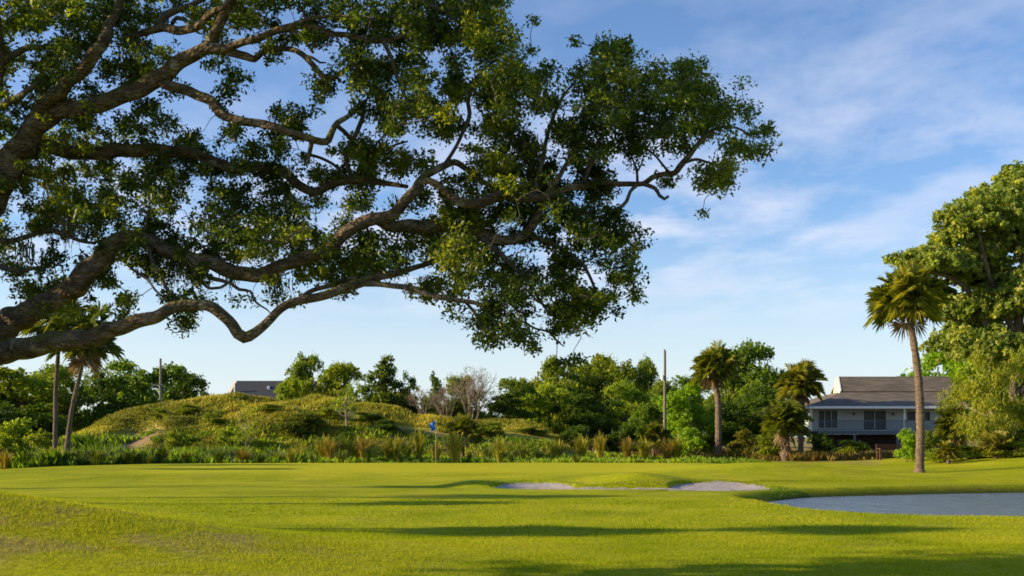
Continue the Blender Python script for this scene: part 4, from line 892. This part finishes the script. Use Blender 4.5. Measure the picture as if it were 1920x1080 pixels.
# ground cover of the rough and the mound
rng = np.random.default_rng(21)
def cover(name, n, xr, yr, fn, h, w, per, tint_mu, label, color, maskf):
    X = rng.uniform(*xr, n); Y = rng.uniform(*yr, n); ok = maskf(X, Y); X = X[ok]; Y = Y[ok]; n = len(X); Z = H(X, Y)
    big = vnoise(X*.45, Y*.45, 41); idx = np.repeat(np.arange(n), per); m = len(idx)
    hh = h*(.4+1.1*big)[idx]*rng.uniform(.5, 1.25, m); a = rng.uniform(0, 6.28, m); jx = rng.normal(0, .14, m); jy = rng.normal(0, .14, m)
    Cx, Cy, Cz = X[idx]+jx, Y[idx]+jy, Z[idx]-.03; ww = w*rng.uniform(.6, 1.4, m)
    L = rng.normal(0, .38, (m, 2))*hh[:, None]
    P0 = np.stack([Cx-np.cos(a)*ww*.4, Cy-np.sin(a)*ww*.4, Cz], 1); P1 = np.stack([Cx+L[:, 0]*.5+np.cos(a)*ww, Cy+L[:, 1]*.5+np.sin(a)*ww, Cz+hh*.55], 1)
    P2 = np.stack([Cx+L[:, 0], Cy+L[:, 1], Cz+hh], 1); P3 = np.stack([Cx+L[:, 0]*.5-np.cos(a)*ww, Cy+L[:, 1]*.5-np.sin(a)*ww, Cz+hh*.5], 1)
    tn = np.clip(tint_mu+1.0*(vnoise(X*.3, Y*.3, 43)-.5)[idx]+rng.normal(0, .14, m), 0, 1)
    i = np.arange(m)[:, None]*4; F = np.concatenate([i+np.array([[0, 1, 2]]), i+np.array([[0, 2, 3]])], 1).reshape(-1, 3)
    o = link(name, mesh(name, np.stack([P0, P1, P2, P3], 1).reshape(-1, 3), F, fn, False, dict(tint=np.repeat(tn, 4)))); o.color = (*color, 1)
    tag(o, label, 'ground cover', kind='stuff'); return o
def gmask(x, y): return np.exp(-((x+26.4+(y-78)*.10)/2.3)**2)*np.exp(-((y-75.6)/3.6)**2) < .5+.25*(vnoise(x*2, y*2, 8)-.5)
cover('dune_grass', 15000, (-34, 5), (72.5, 90), M_DUNE, .27, .035, 12, .42, 'yellowish wild grass growing all over the mound', (1.95, 1.9, 1.0), lambda x, y: (ridge(x) > .5) & ((x < -17) | (y > 81.5) | (vnoise(x*.5, y*.5, 63) > .42)) & gmask(x, y) & ((np.exp(-((x+5.5)/6)**2-((y-76.0)/2.5)**2) < .5) | (vnoise(x, y, 61) > .62)))
def rough_mask(x, y):
    ef = edge(x)+.3
    return (y > ef) & (vnoise(x*.5, y*.5, 51) > .30)
cover('rough_ground_cover', 12000, (-36, 16), (50, 76), M_TREE, .34, .06, 9, .55, 'low green weeds and ground cover in the rough before the mound', (1.2, 1.4, .8), rough_mask)
cover('tall_weeds', 4200, (-36, -12), (51, 74), M_TREE, .78, .09, 12, .5, 'taller leafy weeds crowding the rough below the left half of the mound', (1.1, 1.25, .75), lambda x, y: (y > edge(x)+.8) & (vnoise(x*.55, y*.55, 71) > .45) & (y < 74))
cover('dry_scrub', 5000, (8, 46), (70, 92), M_DUNE, .5, .06, 8, .5, 'dry brownish scrub below the trees and the raised house', (.75, .6, .5), lambda x, y: (y > 71+.5*np.abs(x-18)*(x < 18)) & (x < 44))
def bank_mask(x, y):
    d = pond_sd(x, y); return (d > .15) & (d < .8) & (y > 31)
cover('pond_bank_grass', 6500, (7, 24), (30, 42), M_TREE, .05, .008, 6, .35, 'longer dark grass fringing the far bank of the pond', (1.0, 1.2, .7), bank_mask)
def lip_mask(x, y):
    d = bunker_sd(x, y); return (d > .02) & (d < .5)
cover('bunker_lip_grass', 7000, (-3, 10), (34, 41), M_TREE, .05, .008, 6, .4, 'longer grass around the lip of the sand bunker', (.95, 1.25, .4), lip_mask)

# ------------------------------------------------------------------ houses
M_ROOF = plain_mat('asphalt_shingle', (.11, .09, .07), .9, .4, .8, .5, stretch=(1, 1, 6))
M_SLATE = plain_mat('slate_roof', (.026, .033, .045), .85, .2, 3, .4, stretch=(1, 1, 6))
M_WHITE = plain_mat('white_paint', (.72, .72, .68), .5, .06, 2)
M_SIDING = plain_mat('cream_siding', (.55, .61, .62), .7, .08, 4, .3, stretch=(.2, .2, 14))
M_CREAM = plain_mat('cream_wall', (.68, .58, .42), .7, .08, 3)
M_GLASS = plain_mat('window_glass', (.012, .016, .022), .35, .2, 1)
M_DECK = plain_mat('grey_deck_boards', (.10, .125, .145), .8, .2, 5, .2)
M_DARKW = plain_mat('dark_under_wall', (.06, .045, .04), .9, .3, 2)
M_METAL = plain_mat('dark_metal', (.05, .05, .055), .5, .2, 5)
def house():
    Yd, Yw = 102.0, 104.6
    def X(px, Y=Yw): return (px-960)/FPX*Y
    cx = X(1665); gz = Hs(cx, Yw); e = empty('raised_house', (cx, Yw, gz)); O = Vector((cx, Yw, gz))
    def B(mb, name, mat, par=e, **k):
        mb.v = [(v[0]-cx, v[1]-Yw, v[2]-gz) for v in mb.v]; return mb.build(name, mat, par, **k)
    x0, x1 = X(1521), X(1812); zf = EYE+(HOR-808)/FPX*Yd; ze = EYE+(HOR-763)/FPX*Yd; yb = Yw+11.5
    zw = ze+.28
    # walls with openings: piers, sill bands, lintels
    win = (X(1534), X(1571), zf+.25, ze-.22); dr = (X(1618), X(1662), zf+.04, ze-.22); win2 = (X(1700), X(1745), zf+.9, ze-.3)
    mb = MB(); t = .2; ya, yc = Yw, Yw+t
    cur = x0
    for (a, b, zl, zh) in (win, dr, win2):
        mb.box(cur, a, ya, yc, zf, zw); mb.box(a, b, ya, yc, zf-.1, zl); mb.box(a, b, ya, yc, zh, zw); cur = b
    mb.box(cur, x1, ya, yc, zf, zw); mb.box(x0, x0+t, yc, yb, zf, zw); mb.box(x1-t, x1, yc, yb, zf, zw); mb.box(x0+t, x1-t, yb-t, yb, zf, zw)
    B(mb, 'wall', M_SIDING)
    mb = MB(); mb.box(x0+.02, x1-.02, yc+.02, yb-t-.02, zf-.3, zf-.02); B(mb, 'floor_slab', M_DECK)
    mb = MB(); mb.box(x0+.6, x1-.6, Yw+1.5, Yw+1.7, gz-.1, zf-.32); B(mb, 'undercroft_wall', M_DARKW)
    # sliding door and windows, set in their openings
    def glazed(a, b, zl, zh, nm, mul):
        f = MB(); w = .06; f.box(a, b, ya-.03, ya+.07, zl, zl+w); f.box(a, b, ya-.03, ya+.07, zh-w, zh); f.box(a, a+w, ya-.028, ya+.068, zl+w, zh-w); f.box(b-w, b, ya-.028, ya+.068, zl+w, zh-w)
        for k in range(1, mul): xm = a+(b-a)*k/mul; f.box(xm-w*.5, xm+w*.5, ya-.026, ya+.066, zl+w, zh-w)
        fo = B(f, nm, M_WHITE); p = MB(); p.box(a+w, b-w, ya+.08, ya+.10, zl+w, zh-w); B(p, 'pane', M_GLASS, fo)
    glazed(*win, 'window', 3); glazed(*dr, 'sliding_door', 2); glazed(*win2, 'window', 2)
    for px in (1600, 1674):
        m = MB(); xx = X(px); m.tube([(xx, ya-.02, ze-.5), (xx, ya-.2, ze-.46)], [.03, .03], 6); m.tube([(xx, ya-.2, ze-.46), (xx, ya-.2, ze-.72)], [.05, .11], 8); B(m, 'wall_lamp', M_METAL)
    # deck, railing, posts
    mb = MB(); n = 9
    for k in range(n): yy = Yd+(Yw-Yd)*k/n; mb.box(x0-.1, x1+.1, yy+.01, yy+(Yw-Yd)/n-.01, zf-.06, zf)
    mb.box(x0-.1, x1+.1, Yd-.04, Yd+.008, zf-.32, zf-.002); B(mb, 'deck', M_DECK)
    rl = MB(); rl.box(x0-.1, x1+.1, Yd-.03, Yd+.05, zf+.92, zf+.99); rl.box(x0-.1, x1+.1, Yd-.01, Yd+.03, zf+.08, zf+.13)
    k = x0
    while k < x1: rl.box(k, k+.04, Yd-.005, Yd+.025, zf+.13, zf+.92); k += .16
    B(rl, 'railing', M_DECK)
    for px in (1521, 1697, 1812):
        m = MB(); xx = X(px, Yd); m.box(xx-.09, xx+.09, Yd+.06, Yd+.24, zf+.002, ze-.005); B(m, 'porch_post', M_WHITE, bevel=.01)
    for px in (1540, 1603, 1684, 1760):
        m = MB(); xx = X(px, Yd); m.box(xx-.12, xx+.12, Yd+.06, Yd+.3, gz-.4, zf-.33); B(m, 'stilt', M_DECK, bevel=.01)
    # roof: hipped skirt, steep gabled middle
    ybk = 2*(Yw+5.5)-Yd
    E = [(X(1513, Yd), Yd-.4, ze), (X(1822, Yd), Yd-.4, ze), (X(1822, Yd), ybk+.4, ze), (X(1513, Yd), ybk+.4, ze)]
    zb_ = EYE+(HOR-735)/FPX*107.6; U0, U1 = X(1580, 107.6), X(1790, 107.6); Uy0, Uy1 = 107.6, 111.0
    U = [(U0, Uy0, zb_), (U1, Uy0, zb_), (U1, Uy1, zb_), (U0, Uy1, zb_)]
    ym = 110.0; zr = EYE+(HOR-706)/FPX*ym; Rg = [(X(1576, ym), ym, zr), (X(1779, ym), ym, zr)]
    mb = MB()
    for i in range(4): j = (i+1) % 4; mb.slab([E[i], E[j], U[j], U[i]], .10)
    B(mb, 'lower_roof', M_ROOF)
    mb = MB(); u = [(p[0], p[1]+(.004 if q < 2 else -.004), p[2]+.06) for q, p in enumerate(U)]
    mb.slab([(U0-.15, u[0][1]-.1, u[0][2]-.0), (U1+.1, u[1][1]-.1, u[1][2]), Rg[1], (Rg[0][0]-.15, ym, zr)], .10)
    mb.slab([(U1+.1, u[2][1]+.1, u[2][2]), (U0-.15, u[3][1]+.1, u[3][2]), (Rg[0][0]-.15, ym+.01, zr), (Rg[1][0], ym+.01, zr)], .10); B(mb, 'upper_roof', M_ROOF)
    mb = MB(); mb.slab([(U0, Uy1-.2, zb_), (U0, Uy0+.2, zb_), (U0, ym, zr-.15)], .08); B(mb, 'gable', M_CREAM)
    mb = MB(); mb.slab([(U1, Uy0+.2, zb_), (U1, Uy1-.2, zb_), (Rg[1][0]-.1, ym, zr-.15)], .08); B(mb, 'gable', M_CREAM)
    mb = MB(); mb.slab([(U0-.30, u[0][1]-.14, u[0][2]+.05), (U0-.155, u[0][1]-.14, u[0][2]+.05), (Rg[0][0]-.155, ym, zr+.05), (Rg[0][0]-.30, ym, zr+.05)], .35)
    B(mb, 'barge_board', M_WHITE)
    mb = MB(); mb.box(E[0][0], E[1][0], Yd-.46, Yd-.405, ze-.16, ze+.06); mb.box(E[0][0]-.05, E[0][0]-.002, Yd-.4, ybk+.4, ze-.16, ze+.06); B(mb, 'gutter', M_WHITE)
    mb = MB(); xx = X(1697, Yd)-.25; mb.tube([(xx, Yd-.42, ze-.15), (xx+.1, Yd-.2, ze-.4), (xx+.12, Yd-.05, ze-.6), (xx+.12, Yd-.05, zf)], [.04]*4, 6); B(mb, 'downpipe', M_WHITE)
    tag(e, 'grey roofed house raised on posts with a railed deck, right of the cabbage palms', 'house')
house()
def far_house():
    Y = 128.0; def_ = lambda px, yy=Y: (px-960)/FPX*yy
    xa, xb = def_(424), def_(585); ze = EYE+(HOR-752)/FPX*Y-.5; zr = EYE+(HOR-714)/FPX*(Y+4); cx, gz = (xa+xb)/2, 0.0
    e = empty('distant_house', (cx, Y+4, gz))
    def B(mb, name, mat):
        mb.v = [(v[0]-cx, v[1]-Y-4, v[2]-gz) for v in mb.v]; return mb.build(name, mat, e)
    mb = MB(); mb.box(xa+.1, xb, Y+.3, Y+7.7, 0, ze+.15); a, b, c = (xa+.1, Y+.3, ze+.15), (xa+.1, Y+7.7, ze+.15), (xa+.1, Y+4, zr-.15)
    mb.tri(a, c, b); B(mb, 'wall', M_CREAM)
    mb = MB(); mb.slab([(xa-.25, Y-.2, ze), (xb, Y-.2, ze), (xb, Y+4, zr), (xa+.25, Y+4, zr)], .12); mb.slab([(xb, Y+8.2, ze), (xa-.25, Y+8.2, ze), (xa+.25, Y+4.01, zr), (xb, Y+4.01, zr)], .12); B(mb, 'roof', M_SLATE)
    mb = MB(); mb.slab([(xa-.75, Y-.25, ze-.12), (xa-.26, Y-.25, ze-.05), (xa+.24, Y+4, zr-.02), (xa-.0, Y+4, zr-.05)], .12); B(mb, 'barge_board', M_CREAM)
    mb = MB(); xx = def_(440, Y+2); zz = ze+(zr-ze)*.5; mb.tube([(xx, Y+2, zz-.9), (xx, Y+2, zz+1.1)], [.09, .09], 8); B(mb, 'vent_pipe', M_WHITE)
    mb = MB(); xx = def_(503, Y+2.6); zz = ze+(zr-ze)*.68; mb.box(xx-.16, xx+.16, Y+2.55, Y+3.0, zz-.1, zz+.3); B(mb, 'roof_vent', M_WHITE)
    tag(e, 'distant house with dark slate roof and cream gable showing above the mound', 'house')
far_house()

# ------------------------------------------------------------------ poles, flag, bench
M_POLE = plain_mat('weathered_pole', (.20, .18, .14), .9, .2, 3, .4, stretch=(3, 3, .4))
def pole(px, ytop, Y, r, label, arm=None, can=None):
    X = (px-960)/FPX*Y; g = Hs(X, Y); zt = EYE+(HOR-ytop)/FPX*Y-g; e = empty('utility_pole', (X, Y, g))
    mb = MB(); mb.tube([(0, 0, -.2), (0, 0, zt*.5), (0, 0, zt)], [r, r*.85, r*.7], 12); mb.build('post', M_POLE, e, smooth=False)
    if arm: mb = MB(); za = EYE+(HOR-arm)/FPX*Y-g; mb.box(-.75, .35, -r-.1, -r-.005, za-.05, za+.05); mb.tube([(-.7, -r-.05, za+.05), (-.7, -r-.05, za+.22)], [.05, .03], 6); mb.build('cross_arm', M_POLE, e)
    if can:
        mb = MB(); za = EYE+(HOR-can)/FPX*Y-g; mb.tube([(-.16, -r-.06, za-.16), (-.16, -r-.06, za+.16)], [.11, .11], 10); mb.build('insulator', M_WHITE, e)
        mb = MB(); mb.tube([(r*.9, -.05, zt-.1), (r*.9+.02, -.05, 1)], [.03, .03], 6); mb.build('conduit', M_METAL, e)
    tag(e, label, 'utility pole'); return e
pole(1246, 655, 78, .085, 'tall bare wooden utility pole standing before the central wood', can=708)
pole(301, 672, 98, .14, 'thin utility pole with short cross arm behind the left of the mound', arm=722)
def pin():
    Y = 55.0; X = (817-960)/FPX*Y; g = Hs(X, Y); e = empty('golf_pin', (X, Y, g))
    mb = MB(); mb.tube([(0, 0, -.05), (0, 0, 1.0), (-.01, 0, 2.2)], [.010, .009, .008], 8); mb.build('pole', plain_mat('white_fibreglass', (.45, .43, .30), .4, .05), e)
    # limp cloth hanging in folds from the pole
    n, m = 10, 12; V_ = []
    for i in range(n):
        for j in range(m):
            u = i/(n-1); v = j/(m-1); V_.append((-.02-.30*u*(1-.45*v)+.03*math.sin(v*9+u*3), .08*math.sin(u*9+v*3)*u, 2.17-.48*v-.18*u*(1-v*.6)))
    F_ = [(i*m+j, i*m+j+1, (i+1)*m+j+1, (i+1)*m+j) for i in range(n-1) for j in range(m-1)]
    me = mesh('flag', np.array(V_), np.array(F_), plain_mat('blue_cloth', (.012, .11, .62), .7, .12, 6), True); o = link('flag', me, e)
    sl = o.modifiers.new('thickness', 'SOLIDIFY'); sl.thickness = .006
    tag(e, 'golf pin with a limp blue flag on the green', 'golf flag')
pin()
def bench():
    Y = 68.0; X = (1672-960)/FPX*Y; g = Hs(X, Y); e = empty('park_bench', (X, Y, g), R(6)); M = plain_mat('brown_bench_wood', (.11, .05, .03), .7, .25, 6)
    mb = MB()
    for k in range(4): mb.box(-.9, .9, -.22+k*.12, -.13+k*.12, .42, .455)
    mb.build('seat', M, e)
    mb = MB()
    for k in range(3): mb.box(-.9, .9, .26+.02*k, .29+.02*k, .56+k*.13, .65+k*.13)
    mb.build('backrest', M, e)
    for sx in (-.82, .82):
        for (yy, h) in ((-.2, .42), (.22, .42)):
            mb = MB(); mb.box(sx-.045, sx+.045, yy-.04, yy+.04, -.05, h); mb.build('leg', M, e)
        mb = MB(); mb.box(sx-.03, sx+.03, .285, .35, .42, .93); mb.build('back_post', M, e)
        mb = MB(); mb.box(sx-.04, sx+.04, -.24, .26, .64, .68); mb.box(sx-.035, sx+.035, -.22, -.15, .457, .64); mb.build('armrest', M, e)
    tag(e, 'brown wooden bench on the grass in front of the raised house', 'bench')
bench()

# ------------------------------------------------------------------ trees left of the frame, whose long shadows cross the fairway
def off_palm(seed, X, Y, h, w, label):
    palm('cabbage_palm', seed, None, Y, w, label, n=40, dead=4, group='cabbage palms left of the fairway', trunk_world=[[X, Y, 0, .24], [X+.1, Y, h*.4, .2], [X+.3, Y+.1, h*.75, .18], [X+.2, Y, h, .18]])
off_palm(23, -24.0, 26.0, 7.4, 2.4, 'cabbage palm left of the fairway across from the pond')
off_palm(24, -31.0, 28.4, 10.4, 3.0, 'taller cabbage palm left of the fairway across from the pond')
off_palm(25, -26.0, 35.0, 8.0, 2.4, 'cabbage palm left of the fairway level with the bunker')
off_palm(26, -38.0, 45.0, 9.0, 3.0, 'cabbage palm at the left front of the green')
off_palm(27, -42.0, 50.5, 10.0, 3.0, 'cabbage palm at the left back of the green')
off_palm(22, -21.0, 17.6, 7.2, 2.3, 'cabbage palm nearest the hump, left of the frame')
off_palm(30, -18.5, 18.6, 6.2, 1.6, 'smallest cabbage palm left of the frame, beyond the hump')
off_palm(29, -27.0, 17.2, 11.3, 2.3, 'tallest cabbage palm left of the frame, behind the hump')
